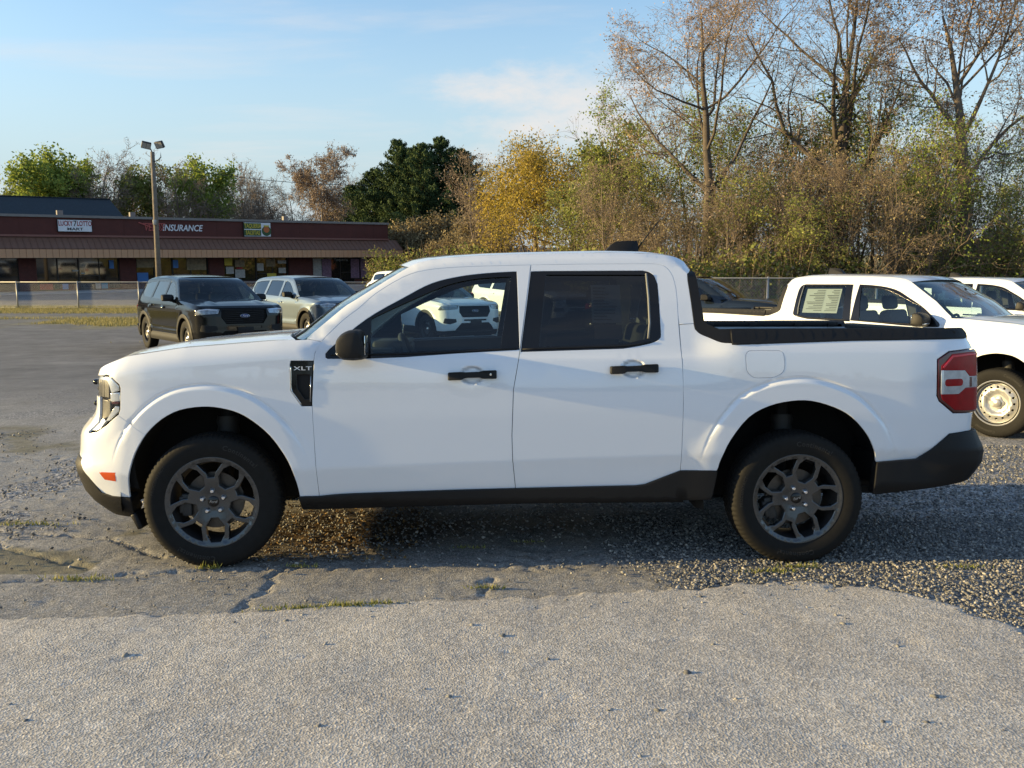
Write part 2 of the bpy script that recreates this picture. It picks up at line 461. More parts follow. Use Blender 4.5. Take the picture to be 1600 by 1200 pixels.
CARD = mat('sticker_card', (0.55, 0.36, 0.24), rough=0.7)
WHITEPRINT = mat('white_print', (0.8, 0.8, 0.8), rough=0.4)
BEDM = mat('bed_liner', (0.42, 0.46, 0.50), rough=0.5, coat=0.3)
BADGEBLUE = mat('badge_blue', (0.01, 0.03, 0.16), rough=0.2, coat=1.0)
MIRRORM = mat('mirror_silver', (0.85, 0.87, 0.88), rough=0.02, metal=1.0)

# ------------------------------------------------------------------ the pickup's skin
TP = Plan([(-.855, 0), (-.85, .2), (-.83, .4), (-.785, .6), (-.735, .72), (-.66, .815), (-.55, .87), (-.40, .897), (-.20, .905), (0.6, .905), (1.5, .905), (2.4, .905),
           (3.5, .905), (3.72, .902), (3.85, .893), (3.95, .868), (4.02, .82), (4.06, .72), (4.08, .55), (4.09, .25), (4.09, 0)])
ARCH_F = [(-.436, .340), (-.428, .42), (-.412, .50), (-.375, .605), (-.312, .705), (-.228, .783), (-.135, .830), (-.021, .847), (.070, .840), (.161, .815), (.239, .768), (.317, .698), (.377, .615), (.420, .532), (.446, .436), (.458, .355)]
ARCH_R = [(2.640, .42), (2.646, .492), (2.66, .56), (2.706, .664), (2.796, .782), (2.901, .841), (3.018, .867), (3.124, .867), (3.243, .834), (3.339, .781), (3.427, .685), (3.473, .589), (3.487, .52), (3.494, .44)]
def arch_r(loop, c):
    a = np.array(cr(loop, 5)); th = np.arctan2(a[:, 1] - c[1], a[:, 0] - c[0]); r = np.hypot(a[:, 0] - c[0], a[:, 1] - c[1])
    o = np.argsort(th); return th[o], r[o]
CF, CR_ = (0.0, 0.345), (3.076, 0.345)
RF, RR = arch_r(ARCH_F, CF), arch_r(ARCH_R, CR_)
def flare(x, z):
    out = np.zeros_like(x)
    for c, (th, rr), amp in ((CF, RF, .010), (CR_, RR, .010)):
        a = np.arctan2(z - c[1], x - c[0]); d = np.hypot(x - c[0], z - c[1])
        a = np.where(a < -math.pi / 2, a + 2 * math.pi, a)
        r = np.interp(a, th, rr); rho = d / r
        wA = np.clip(np.abs(a - math.pi / 2) / (math.pi / 2), 0, 1.3); k = sst(.42, .78, wA)
        lo, hi = 1.176 - .10 * k, 1.204 + .20 * k
        out += amp * (1 - sst(lo, hi, rho))
        out += -.007 * (1 - k) * np.exp(-((rho - 1.218) / .014) ** 2)
    return out
_low = [(.15, -.10), (.22, -.075), (.30, -.05), (.36, -.040), (.535, .004), (.6, .006), (.8, .012), (.95, .008)]
P_LOW = profile(_low + [(1.05, -.003), (1.085, -.012), (1.115, -.03), (1.14, -.040), (1.38, -.135), (1.62, -.245), (1.8, -.335)])
P_FEN = profile(_low + [(1.05, .002), (1.2, -.004), (1.8, -.02)])
P_BED = profile(_low + [(1.05, .002), (1.12, -.004), (1.16, -.018), (1.20, -.045), (1.26, -.062), (1.8, -.33)])
P_NOSE = profile([(.15, -.22), (.24, -.16), (.30, -.07), (.36, -.02), (.45, .012), (.5, .028), (.545, .022), (.56, .004), (.62, 0), (.675, -.004), (.71, -.02),
                  (.745, -.048), (.785, -.075), (.81, -.086), (.85, -.092), (1.05, -.098)], .008)
HN = np.array([(0, .995), (.03, 1.03), (.077, 1.056), (.2, 1.10), (.5, 1.144), (.97, 1.181), (1.3, 1.19)])
HOODZ = profile(HN, .012)
def w_nose(u): return 1 - sst(-.80, -.45, u)
def off_top(u):
    w = w_nose(u); return -.057 * (1 - w) - .118 * w
def hood_front(y):
    ya = np.minimum(np.abs(y), .70)
    return np.interp(ya, [0, .2, .4, .55, .62, .70], [-.742, -.737, -.717, -.685, -.665, -.622])
def hood_z(x, y):
    n = x - hood_front(y)
    return HOODZ(n) + .022 * sst(0, .5, n) * np.clip(1 - (y / .86) ** 2, 0, 1) + .010 * sst(0, .3, n) * (sst(.42, .50, np.abs(y)) - sst(.70, .80, np.abs(y)))
def z_top(x, u):
    X, Y, NX, NY = TP.at(u); o = off_top(u)
    return hood_z(X + NX * o, Y + NY * o)
CONTOUR = np.array([(.478, 1.181), (.504, 1.195), (.677, 1.345), (.746, 1.392), (.988, 1.548), (1.067, 1.588), (1.142, 1.607), (1.251, 1.621), (1.440, 1.632), (1.64, 1.638), (2.071, 1.646), (2.286, 1.642), (2.42, 1.632), (2.467, 1.62), (2.505, 1.598), (2.534, 1.552)])
def t_off(x, z, u):
    zc = .535 + .0345 * (x - 1.0)
    zz = z - (zc - .535) * np.exp(-((z - .54) / .13) ** 2)
    wf = 1 - sst(.5, .62, x); wb = sst(2.5, 2.75, x)
    o = P_LOW(zz) * (1 - wf - wb) + P_FEN(zz) * wf + P_BED(zz) * wb
    zt = z_top(x, u)
    t = np.clip((z - (zt - .10)) / .10, 0, 1.15); o = o - .053 * wf * t ** 2.4
    tc = np.interp(x, CONTOUR[:, 0], CONTOUR[:, 1])
    wc = (1 - wf) * (1 - wb); t = np.clip((z - (tc - .055)) / .055, 0, 1.15)
    o = o - wc * (.012 + .028 * sst(.9, 1.2, x)) * t ** 2.2
    o = o + .010 * wc * np.sin(np.clip((z - 1.14) / .46, 0, 1) * math.pi)
    o = o + flare(x, z)
    for hx, hz in ((1.360, 1.003), (2.196, 1.033)):
        o = o - .014 * (1 - sst(.70, 1.0, np.maximum(np.abs(x - hx) / .062, np.abs(z - hz) / .046) * .6 + .4 * (np.abs(x - hx) / .062 + np.abs(z - hz) / .046) * .75))
    w = w_nose(u)
    return o * (1 - w) + P_NOSE(z) * w, z
S_T = TP.surf(t_off)
def S_in(d):
    return TP.surf(lambda x, z, u: (t_off(x, z, u)[0] - d, z))

# ------------------------------------------------------------------ wheels (axle along y, outer face towards -y)
def pol(c, th, lst):
    ca, sa = math.cos(th), math.sin(th)
    return [(c[0] + r * ca - t * sa, c[1] + r * sa + t * ca) for r, t in lst]
def make_tyre(m=RUBBER, R=.352, letters=True, parent=None, rin=.222):
    k = (R - rin) / .130
    q = lambda r: rin + (r - .222) * k
    prof = [(.205, .09), (.222, .098), (.240, .104), (.285, .1125), (.318, .110), (.334, .103), (.344, .094), (.3505, .082), (.352, .072), (.352, .050), (.3455, .049), (.3455, .041), (.352, .040), (.352, .018), (.3455, .017), (.3455, .009), (.352, .008)]
    prof = [(q(r), a) for r, a in prof]
    prof = prof + [(r, -a) for r, a in prof[::-1]]
    def rf(Rr, A, th):
        g = (np.sin(th * 78 + A * 60) > 0.55)
        d = np.where((np.abs(A) > .046) & (np.abs(A) < .099) & (Rr > R - .016), .0045, 0) + np.where((np.abs(A) < .046) & (Rr > R - .002), .002, 0)
        return Rr - g * d
    o = lathe('tyre', prof, 312, m, parent, rad_fn=rf)
    if letters:
        pr = np.array(sorted([(r, -a) for r, a in prof if a > 0]))
        def arc(a0, r0, flip=False):
            def to3(x, y, d):
                a = a0 - x / r0 if not flip else a0 + x / r0
                r = r0 + (y if not flip else -y)
                return (r * math.cos(a), np.interp(r, pr[:, 0], pr[:, 1]) - .0008 - d * .5, r * math.sin(a))
            return to3
        for s, a0, r0, sz, bold in (('Continental', 1.02, .294, .036, .0006), ('PROCONTACT', 2.72, .303, .022, 0), ('Continental', 1.02 + math.pi + .25, .294, .036, .0006)):
            V, F = text_arrays(s, size=sz, depth=.0016, spacing=1.15, bold=bold)
            mesh_obj('sidewall_lettering', [arc(a0, r0)(*v) for v in V], F, RUBBERTXT, None).parent = parent
    return o
def make_alloy():
    A0 = math.radians(93)
    def S(P):
        r = np.hypot(P[:, 0], P[:, 1])
        y = np.interp(r, [0, .045, .075, .11, .16, .205, .219, .226, .237], [.072, .072, .078, .084, .089, .092, .096, .101, .103])
        return np.stack([P[:, 0], -y, P[:, 1]], -1)
    ring = [(.237 * math.cos(t), .237 * math.sin(t)) for t in np.linspace(0, 2 * math.pi, 72, endpoint=False)]
    holes = []
    for k in range(5):
        a = A0 + k * 2 * math.pi / 5
        tz = [(.124, -.020), (.124, .020), (.150, .028), (.203, .071)] + [(math.sqrt(.217 ** 2 - t * t), t) for t in np.linspace(.068, -.068, 7)] + [(.203, -.071), (.150, -.028)]
        holes.append(pol((0, 0), a, tz))
        hx = [(.083, .020), (.128, .052), (.180, .050), (.216, .026), (.216, -.026), (.180, -.050), (.128, -.052), (.083, -.020)]
        holes.append(pol((0, 0), a + math.pi / 5, hx))
    V, F, NN = panel_arrays(S, ring, holes, res=.016, flange=.036, cham=.0045)
    o = mesh_obj('wheel', V, F, ALLOY, None, True, NN)
    lathe('rim_barrel', [(.236, -.100), (.226, -.094), (.214, -.086), (.203, -.05), (.196, .0), (.205, .09), (.222, .098)], 64, BARREL, o)
    lathe('brake_disc', [(0.03, -.045), (.07, -.045), (.072, -.03), (.150, -.03), (.150, -.006), (.05, -.006)], 48, STEEL, o)
    boxes('brake_caliper', [((-.14, -.028, -.02), (.05, .06, .12)), ((-.165, -.02, -.02), (.03, .08, .09))], SUSP, o, bevel=.008)
    lathe('centre_cap', [(0, -.082), (.022, -.081), (.028, -.078), (.030, -.070)], 32, GLOSSBLK, o)
    lettering('cap_lettering', 'Ford', lambda x, y, d: (x, -.0825 - d, y), SILVERWHEEL, o, size=.020, depth=.0006, shear=.3)
    for k in range(5):
        a = A0 + k * 2 * math.pi / 5
        lathe('lug_nut', [(0, -.096), (.007, -.0955), (.0125, -.090), (.014, -.078), (.016, -.074)], 12, CHROME, o, loc=(.0572 * math.cos(a), 0, .0572 * math.sin(a)))
    make_tyre(parent=o, rin=.232)
    return o
def make_steel(m=SILVERWHEEL, hub=SILVERWHEEL, name='wheel', nh=16, letters=True, R=.352, rin=.222):
    def S(P):
        r = np.hypot(P[:, 0], P[:, 1])
        y = np.interp(r, [0, .085, .10, .115, .135, .15, .175, .190, .198], [.052, .052, .058, .072, .078, .074, .062, .052, .05])
        return np.stack([P[:, 0], -y, P[:, 1]], -1)
    circ = lambda c, r, n: [(c[0] + r * math.cos(t), c[1] + r * math.sin(t)) for t in np.linspace(0, 2 * math.pi, n, endpoint=False)]
    holes = [circ((.163 * math.cos(a), .163 * math.sin(a)), .0145 if nh > 12 else .017, 10) for a in np.linspace(0, 2 * math.pi, nh, endpoint=False)]
    V, F, NN = panel_arrays(S, circ((0, 0), .2, 60), holes, res=.018, flange=.012, cham=.002)
    o = mesh_obj(name, V, F, m, None, True, NN)
    k = (rin + .008) / .230
    lathe('rim_barrel', [(r * k, a) for r, a in [(.233, -.101), (.228, -.104), (.219, -.097), (.213, -.083), (.204, -.074), (.199, -.045), (.196, .0), (.205, .09), (.222, .098)]], 64, m, o)
    lathe('hub_back', [(0, -.02), (.2, -.02)], 24, DARK, o)
    lathe('centre_cap', [(0, -.088), (.02, -.087), (.034, -.080), (.040, -.066), (.060, -.060), (.064, -.05)], 36, hub, o,
          rad_fn=lambda Rr, A, th: Rr + np.where(Rr > .05, .008 * np.cos(th * 5), 0))
    make_tyre(parent=o, letters=letters, R=R, rin=rin)
    return o

# ------------------------------------------------------------------ the pickup
def put(o, parent, loc, rz=0.0):
    o.parent = parent; o.location = loc; o.rotation_euler = (0, 0, rz); return o
DOORF_FRONT = [(0.556, 0.366), (0.545, .60), (0.536, 0.846), (0.540, 0.938), (0.546, 1.06), (0.552, 1.122), (0.580, 1.178), (0.634, 1.236), (0.700, 1.298), (0.770, 1.352), (0.852, 1.426), (0.990, 1.511), (1.104, 1.548), (1.288, 1.566), (1.512, 1.574), (1.672, 1.578)]
BPIL = [(1.672, 1.578), (1.608, 1.134), (1.572, 0.930), (1.564, 0.690), (1.568, 0.558), (1.584, 0.402)]
DOORR_REAR = [(2.336, 1.585), (2.388, 1.574), (2.424, 1.534), (2.439, 1.478), (2.444, 1.410), (2.444, 1.258), (2.452, 1.034), (2.456, 0.854), (2.452, 0.494)]
WINF_OUT = cr([(1.594, 1.541), (1.440, 1.532), (1.292, 1.514), (1.144, 1.477), (1.000, 1.402), (0.808, 1.290), (0.62, 1.135)], 4) + [(0.604, 1.114), (0.606, 1.096), (0.616, 1.090), (0.816, 1.091), (1.008, 1.098), (1.292, 1.117), (1.604, 1.134)]
GLASSF = [(0.830, 1.292)] + cr([(0.846, 1.301), (1.036, 1.390), (1.220, 1.468), (1.364, 1.502), (1.50, 1.513)], 4) + [(1.566, 1.516), (1.506, 1.140), (1.080, 1.124), (0.834, 1.115)]
WINR_OUT = [(1.668, 1.541), (1.740, 1.543), (2.270, 1.546)] + cr([(2.300, 1.540), (2.328, 1.520), (2.344, 1.474)], 3) + [(2.346, 1.210)] + cr([(2.343, 1.195), (2.328, 1.181), (2.292, 1.166), (2.216, 1.150), (2.144, 1.139)], 3) + [(1.612, 1.123)]
GLASSR = [(1.752, 1.526), (2.288, 1.526), (2.290, 1.350), (2.276, 1.188), (2.160, 1.163), (1.706, 1.147)]
def build_pickup():
    root = empty('pickup_truck')
    A = dict(mirror=True)
    rings = []
    for c, (th, rr) in ((CF, RF), (CR_, RR)):
        for rho in (1.03, 1.08, 1.13, 1.165, 1.18, 1.193, 1.206, 1.218, 1.232, 1.25, 1.29, 1.34):
            for a in np.linspace(-.1, math.pi + .1, 60):
                r = np.interp(a, th, rr) * rho; rings.append((c[0] + r * math.cos(a), c[1] + r * math.sin(a)))
    rings = np.array(rings)
    RFx = np.array([p for p in rings if p[0] < 1.0]); RRx = np.array([p for p in rings if p[0] > 2.0])
    crease = np.array([(x, .535 + .0345 * (x - 1.0) + d) for x in np.arange(.57, 2.46, .05) for d in (-.03, -.012, 0, .012, .03)])
    belt = lambda a, b: np.array([(x, z) for x in np.arange(a, b, .05) for z in (1.055, 1.07, 1.082, 1.094)])
    # fender
    ztop = lambda u: float(z_top(None, np.array([u]))[0])
    top = [(u, ztop(u)) for u in np.arange(.50, -.66, -.04)]
    fen = cr(ARCH_F, 3)[::-1]                                    # from the rear foot of the arch forward
    SEAM = [(-.316, .702), (-.40, .760), (-.458, .800)]
    k = [i for i, p in enumerate(fen) if p[0] > -.335]
    loop = [(.460, .366)] + [p for p in fen if p[0] > -.33 or p[1] > .70] + SEAM[:2]
    loop += [(-.455, .800), (-.444, .830), (-.440, .940), (-.446, .960), (-.498, 1.002), (-.528, 1.009)] + [(-.645, .995)]
    loop += top[::-1] + [(.505, 1.189), (.580, 1.176), (.552, 1.122), (.546, 1.080)]
    loop += [(.430, 1.080), (.425, 1.06), (.427, .926), (.482, .846), (.536, .846), (.545, .60), (.556, .366)]
    fx = [(u, ztop(u) - d) for u in np.arange(.45, -.64, -.05) for d in (.015, .03, .045, .06, .08, .1, .13)]
    panel('front_fender', S_T, loop, PAINT, root, res=.05, gap=.0022, extra=np.vstack([RFx, fx]), **A)
    # vent badge in the fender
    b = [(.431, 1.078), (.543, 1.078), (.534, .849), (.484, .849), (.429, .928), (.427, 1.06)]
    vb, vb2 = panel('fender_vent', S_in(.003), b, GLOSSBLK, root, res=.03, gap=.003, holes=[[(.462, 1.008), (.525, 1.008), (.522, .882), (.500, .882), (.462, .940)]], **A)
    panel('vent_recess', S_in(.022), [(.458, 1.012), (.530, 1.012), (.528, .878), (.496, .878), (.458, .938)], CLAD, root, res=.04, **A)
    def side3(u0, v0, lift):
        def f(x, y, d): return S_in(-lift - d)(np.array([[u0 + x, v0 + y]]))[0]
        return f
    xl = side3(.491, 1.040, .0015); lettering('model_badge', 'XLT', lambda x, y, d: xl(x * 1.08, y * .60, d), WHITEPRINT, vb, size=.046, depth=.0012, spacing=1.05, bold=.0004)
    tube('vent_edge', [S_in(-.001)(np.array([p]))[0] for p in cr([(.431, 1.05), (.4315, .985), (.433, .93), (.452, .90), (.482, .856)], 4)], .0028, CHROME, vb, 6)
    tube('vent_edge', [S_in(-.001)(np.array([p]))[0] for p in [(.532, 1.0), (.530, .94), (.527, .87)]], .002, CHROME, vb, 6)
    # doors
    lo = cr(DOORF_FRONT, 3)
    loop = lo + BPIL[1:] + [(1.30, .396), (.996, .387), (.72, .378), (.64, .374)]
    cup = lambda x0, z0: np.array([(x0 + .128 + a, z0 + b_) for a in np.linspace(-.07, .07, 13) for b_ in np.linspace(-.052, .052, 11)])
    ex = np.vstack([crease, belt(.6, 1.6), cup(1.232, 1.003)])
    df = panel('front_door', S_T, loop, PAINT, root, holes=[WINF_OUT], res=.06, gap=.0034, extra=ex, **A)
    loop = [(1.672, 1.578), (1.956, 1.583)] + cr(DOORR_REAR, 3) + [(2.40, .474), (2.26, .418), (2.22, .4135), (1.9, .408), (1.584, .402)] + BPIL[1:-1][::-1]
    dr = panel('rear_door', S_T, loop, PAINT, root, holes=[WINR_OUT], res=.06, gap=.0034, extra=np.vstack([crease, belt(1.6, 2.45), cup(2.068, 1.033)]), **A)
    for s in (0, 1):
        P = [df[s], dr[s]]
        def one(name, S, lp, m, par, **kw):
            V, F, NN = panel_arrays(S, lp, **kw)
            if s: V, NN, F = V * [1, -1, 1], NN * [1, -1, 1], [f[::-1] for f in F]
            return mesh_obj(name, V, F, m, par, True, NN)
        one('window_trim', S_in(.0015), WINF_OUT, GLOSSBLK, P[0], holes=[GLASSF, [(.640, 1.112), (.815, 1.113), (.812, 1.276)]] if False else [GLASSF], res=.07, gap=.001, flange=.014)
        one('window_trim', S_in(.0015), WINR_OUT, GLOSSBLK, P[1], holes=[GLASSR], res=.07, gap=.001, flange=.014)
        one('window_glass', S_in(.012), rounded(GLASSF, .01, 2), GLASSC, P[0], res=.08, gap=-.004, flange=0)
        one('window_glass', S_in(.012), rounded(GLASSR, .01, 2), GLASSD, P[1], res=.08, gap=-.004, flange=0)
        sg = -1 if s == 0 else 1
        tb = lambda nm, pts, r, m, par: tube(nm, [S_in(-.001)(np.array([p]))[0] * [1, -sg, 1] for p in pts], r, m, par, 6)
        tb('belt_strip', [(x, np.interp(x, [.62, 1.0, 1.3, 1.6], [1.107, 1.112, 1.124, 1.139])) for x in np.linspace(.63, 1.59, 12)], .0045, CLAD, P[0])
        tb('belt_strip', [(x, np.interp(x, [1.62, 2.14, 2.22, 2.29], [1.135, 1.150, 1.158, 1.172])) for x in np.linspace(1.62, 2.29, 12)], .0045, CLAD, P[1])
        tb('division_bar', [(2.288, 1.53), (2.291, 1.40), (2.290, 1.27), (2.279, 1.19)], .006, TRIMGREY, P[1])
        # inner door cards seen through the glass
        one('door_card', S_in(.075), [(.64, .50), (.60, 1.06), (.80, 1.106), (1.57, 1.135), (1.54, .50)], TRIMDARK, P[0], res=.2, flange=.02)
        one('door_card', S_in(.075), [(1.64, .50), (1.66, 1.125), (2.15, 1.145), (2.36, 1.20), (2.36, .50)], TRIMDARK, P[1], res=.2, flange=.02)
        one('pillar_trim', S_in(.05), [(.62, 1.16), (.808, 1.306), (1.0, 1.414), (1.144, 1.488), (1.292, 1.524), (1.60, 1.548), (1.60, 1.14), (1.70, 1.14), (1.74, 1.55), (2.28, 1.554), (2.28, 1.605), (1.64, 1.602), (1.25, 1.585), (.988, 1.508), (.746, 1.352), (.55, 1.19)], HEADLINER, P[0], res=.08, flange=.01)
        # pull handles: two end pads joined by a thinner grip, standing off a shallow cup
        for d_, (x0, z0), par in ((0, (1.232, 1.0), df[s]), (1, (2.068, 1.030), dr[s])):
            out = rounded([(0, .019), (.068, .020), (.088, .016), (.166, .017), (.186, .023), (.256, .023), (.256, -.021), (.186, -.019), (.166, -.013), (.088, -.013), (.068, -.022), (0, -.022)], .007, 3)
            tilt = .03
            def to3(a, b_, d, x0=x0, z0=z0):
                q = S_T(np.array([[x0 + a, z0 + b_ + a * tilt]]))[0]; q = q - np.array([0, 1, 0]) * d
                return (q[0], q[1] * (-sg), q[2])
            lump('handle', out, [(.006, .97), (.022, .98), (.030, .94), (.033, .86)], CLAD, par, to3)
            if d_ == 0 and s == 0: lathe('key_lock', [(0, -.003), (.006, -.0025), (.0075, 0)], 14, CHROME, par, loc=to3(.222, .003, .034))
    # cab frame: windscreen pillar, roof rail, rear pillar
    con = [tuple(p) for p in cr(CONTOUR[:, :2], 3)]
    dtop = [p for p in cr(DOORF_FRONT, 3) if p[1] > 1.176]
    loop = [(.505, 1.193)] + con[3:] + [(2.508, 1.530), (2.507, 1.494), (2.522, 1.268), (2.446, 1.264)] + [p for p in cr(DOORR_REAR, 3)[::-1] if p[1] > 1.27] + [(1.956, 1.583)] + dtop[::-1]
    cx_ = [(x, np.interp(x, CONTOUR[:, 0], CONTOUR[:, 1]) - d) for x in np.arange(.9, 2.5, .05) for d in (.008, .016, .024, .032, .042, .055)]
    panel('cab_frame', S_T, loop, PAINT, root, res=.05, gap=.0012, extra=cx_, **A)
    # bedside
    ar = cr(ARCH_R, 3)
    ar = [p for p in ar if p[1] > .535 or p[0] < 3.0 and p[1] > .492]
    UE = 4.085
    loop = [(2.446, 1.260), (2.522, 1.266)] + cr([(2.527, 1.238), (2.552, 1.214), (2.60, 1.193), (2.656, 1.170), (2.712, 1.166)], 3) + [(3.344, 1.186), (UE, 1.195), (UE, 1.135), (3.976, 1.133), (3.857, 1.124), (3.789, 1.081), (3.789, .890), (3.803, .860), (3.886, .795), (3.98, .792), (UE, .792), (UE, .698), (3.976, .696), (3.872, .688), (3.768, .600), (3.704, .552), (3.490, .538)]
    loop += ar[::-1] + [(2.642, .496), (2.452, .496), (2.456, .854), (2.452, 1.034)]
    fd = rounded([(2.777, 1.128), (2.972, 1.128), (2.984, 1.085), (2.984, 1.018), (2.93, .987), (2.82, .985), (2.783, 1.02)], .035, 5)
    tl = [(u, v) for u, v in resample([(3.976, 1.133), (3.857, 1.124), (3.789, 1.081), (3.789, .890), (3.803, .860), (3.886, .795), (3.98, .792)], .03) + [-.02, 0]]
    shoulder = np.array([(x, z) for x in np.arange(2.72, UE, .05) for z in (1.09, 1.11, 1.125, 1.14, 1.153)] + [(x, z) for x in np.arange(2.468, 2.72, .024) for z in np.arange(1.02, 1.26, .016)])
    bs = panel('bedside', S_T, loop, PAINT, root, holes=[fd], res=.05, gap=.0022, extra=np.vstack([RRx, tl, shoulder]), **A)
    panel('fuel_door', S_in(-.0005), fd, PAINT, root, res=.05, gap=.003)
    panel('fuel_door', S_in(-.0005), fd, PAINT, root, res=.05, gap=.003).scale = (1, -1, 1)
    # black trims: sail and bed rail caps
    sail = [(2.540, 1.550), (2.553, 1.540), (2.577, 1.278), (2.596, 1.262), (2.652, 1.238), (2.712, 1.238), (2.712, 1.169), (2.656, 1.173)] + cr([(2.60, 1.196), (2.554, 1.217), (2.530, 1.238), (2.524, 1.268)], 3) + [(2.509, 1.494), (2.512, 1.530)]
    panel('sail_trim', S_in(-.003), sail, CLAD, root, res=.05, flange=.05, gap=.001, **A)
    railS = TP.surf(lambda x, z, u: (P_BED(np.minimum(z, 1.20)) + .012 - .02 * sst(1.21, 1.245, z), z))
    panel('bed_rail_cap', railS, [(2.715, 1.168), (3.344, 1.188), (4.03, 1.197), (4.01, 1.240), (2.715, 1.238)], CLAD, root, res=.05, flange=.06, cham=.006, extra=np.array([(x, z) for x in np.arange(2.75, 4.0, .06) for z in (1.215, 1.225, 1.235)]), **A)
    # sills and wheel-arch foot
    sillS = TP.surf(lambda x, z, u: (t_off(x, np.full_like(z, .36), u)[0] * 0 + np.interp(z, [.27, .30, .335, .35, .40, .50], [-.075, -.055, -.022, -.016, -.012, -.004]) + .6 * flare(x, z) * (x > 2.4), z))
    loop = [(.458, .362), (.556, .362), (.72, .374), (.996, .383), (1.30, .392), (1.584, .398), (1.9, .404), (2.22, .4095), (2.27, .416), (2.452, .491), (2.640, .491), (2.626, .40), (2.615, .340), (2.284, .328), (1.608, .318), (.464, .288)]
    panel('sill', sillS, loop, CLAD, root, res=.05, flange=.10, cham=.006, extra=np.array([(x, z) for x in np.arange(.5, 2.6, .08) for z in (.335, .345, .355)]), **A)
    # front bumper cover (one piece round the nose) and black lower lip
    UC = float(TP.U[0])
    def wrap(name, loopL, m, S=S_T, res=.05, extra=None, **kw):
        V, F, NN = panel_arrays(S, loopL, res=res, extra=extra, **kw)
        n = len(V); fl = np.array([1, -1, 1.0])
        return mesh_obj(name, np.vstack([V, V * fl]), F + [tuple(i + n for i in f[::-1]) for f in F], m, root, True, np.vstack([NN, NN * fl]))
    zz = np.array([(u, z) for u in np.arange(UC, -.42, .05) for z in (.665, .685, .705, .725, .745, .765, .785, .80, .82)])
    archlow = [p for p in cr(ARCH_F, 3) if p[0] < -.33 and p[1] < .70 and p[1] > .366]
    wl = [(-.43, .366), (-.536, .368), (-.600, .384), (-.655, .466), (-.735, .560), (-.90, .566), (UC, .566)]
    loop = [(-.43, .366)] + archlow + SEAM + [(-.468, .792), (-.530, .744), (-.594, .708), (-.668, .694), (-.682, .704), (-.60, .758), (-.596, .786), (-.596, .884), (-.66, .890), (-.70, .89), (-.80, .87), (-.80, .76), (UC, .76)] + wl[::-1]
    wrap('front_bumper', loop, PAINT, extra=np.vstack([zz, RFx]), gap=.0012)
    lowS = TP.surf(lambda x, z, u: ((np.interp(z, [.2, .25, .29, .34, .38, .56], [-.12, -.07, -.03, -.012, -.006, 0]) - .012) * (1 - w_nose(u)) + w_nose(u) * (P_NOSE(z) + .004), z))
    loop = [(-.430, .362), (-.536, .364), (-.602, .381), (-.657, .463), (-.737, .557), (-.90, .562), (UC, .562), (UC, .25), (-.80, .25), (-.640, .252), (-.430, .246)]
    wrap('lower_bumper_lip', loop, CLAD, lowS, res=.05, flange=.08, cham=.004)
    # headlights: dark louvre block, bright C-shaped surround under a clear lens
    lens = [(-.72, .984), (-.60, .992), (-.528, 1.003), (-.500, .995), (-.452, .955), (-.447, .938), (-.451, .828), (-.464, .799), (-.528, .751), (-.592, .715), (-.662, .702), (-.674, .708), (-.594, .760), (-.588, .786), (-.588, .879), (-.70, .884)]
    hl = panel('headlight', S_in(.030), lens, GLOSSBLK, root, res=.03, gap=-.003, flange=.03, **A)
    for s in (0, 1):
        def one(name, S, lp, m, **kw):
            V, F, NN = panel_arrays(S, lp, **kw)
            if s: V, NN, F = V * [1, -1, 1], NN * [1, -1, 1], [f[::-1] for f in F]
            return mesh_obj(name, V, F, m, hl[s], True, NN)
        one('lens', S_in(.002), lens, LENS, res=.03, gap=.004, flange=0)
        for i in range(9):
            u0 = -.70 + i * .0205
            one('louvre', S_in(.012 + .002 * (i % 2)), [(u0, .890), (u0 + .0165, .890), (u0 + .0165, .975), (u0, .975)], LAMPGREY, res=.04, flange=.012)
        one('daytime_light', S_in(.010), [(-.68, .980), (-.53, .992), (-.503, .986), (-.462, .950), (-.458, .93), (-.500, .915), (-.512, .950), (-.53, .978)], LAMPWHITE, res=.03, flange=.01, cham=.004)
        one('daytime_light', S_in(.012), [(-.508, .906), (-.459, .912), (-.459, .876), (-.508, .872)], LAMPWHITE, res=.02, flange=.01, cham=.006)
        one('turn_signal', S_in(.012), [(-.500, .866), (-.459, .869), (-.459, .860), (-.500, .858)], REDD, res=.02, flange=.01)
        one('daytime_light', S_in(.010), [(-.478, .842), (-.460, .842), (-.462, .822), (-.520, .772), (-.540, .768)], LAMPWHITE, res=.02, flange=.01, cham=.003)
        one('lower_reflector', S_in(.010), [(-.545, .765), (-.575, .775), (-.655, .712), (-.600, .720)], LAMPWHITE, res=.02, flange=.01, cham=.003)
        one('projector', S_in(.014), [(-.583, .872), (-.515, .868), (-.515, .795), (-.578, .775)], LAMPGREY, res=.03, flange=.02, cham=.004)
        panel_m = [(-.578, .498), (-.484, .502), (-.490, .454), (-.555, .460)]
        V, F, NN = panel_arrays(S_in(-.001), panel_m, res=.03, flange=.006, cham=.003)
        if s: V, NN, F = V * [1, -1, 1], NN * [1, -1, 1], [f[::-1] for f in F]
        mesh_obj('side_marker', V, F, AMBER, root, True, NN)
    # grille between the lamps
    gl = wrap('grille', [(UC, .765), (-.795, .765), (-.795, .868), (-.72, .888), (-.72, .982), (UC, .982)], GLOSSBLK, S_in(.035), res=.06, flange=.02)
    for z in (.80, .84, .88, .92, .955):
        for s in (1, -1):
            V = [S_in(.012)(np.array([[u, z]]))[0] * [1, s, 1] for u in np.linspace(UC, -.81 if z < .88 else -.73, 10)]
            tube('grille_bar', V, .012, CLAD, gl, 6)
    for z in (.955, .842):      # ends of the two grille bars that stand proud of the nose
        for s in (1, -1):
            boxes('grille_bar_end', [((-.628, s * .66, z), (.075, .10, .030))], GLOSSBLK, gl, bevel=.012)
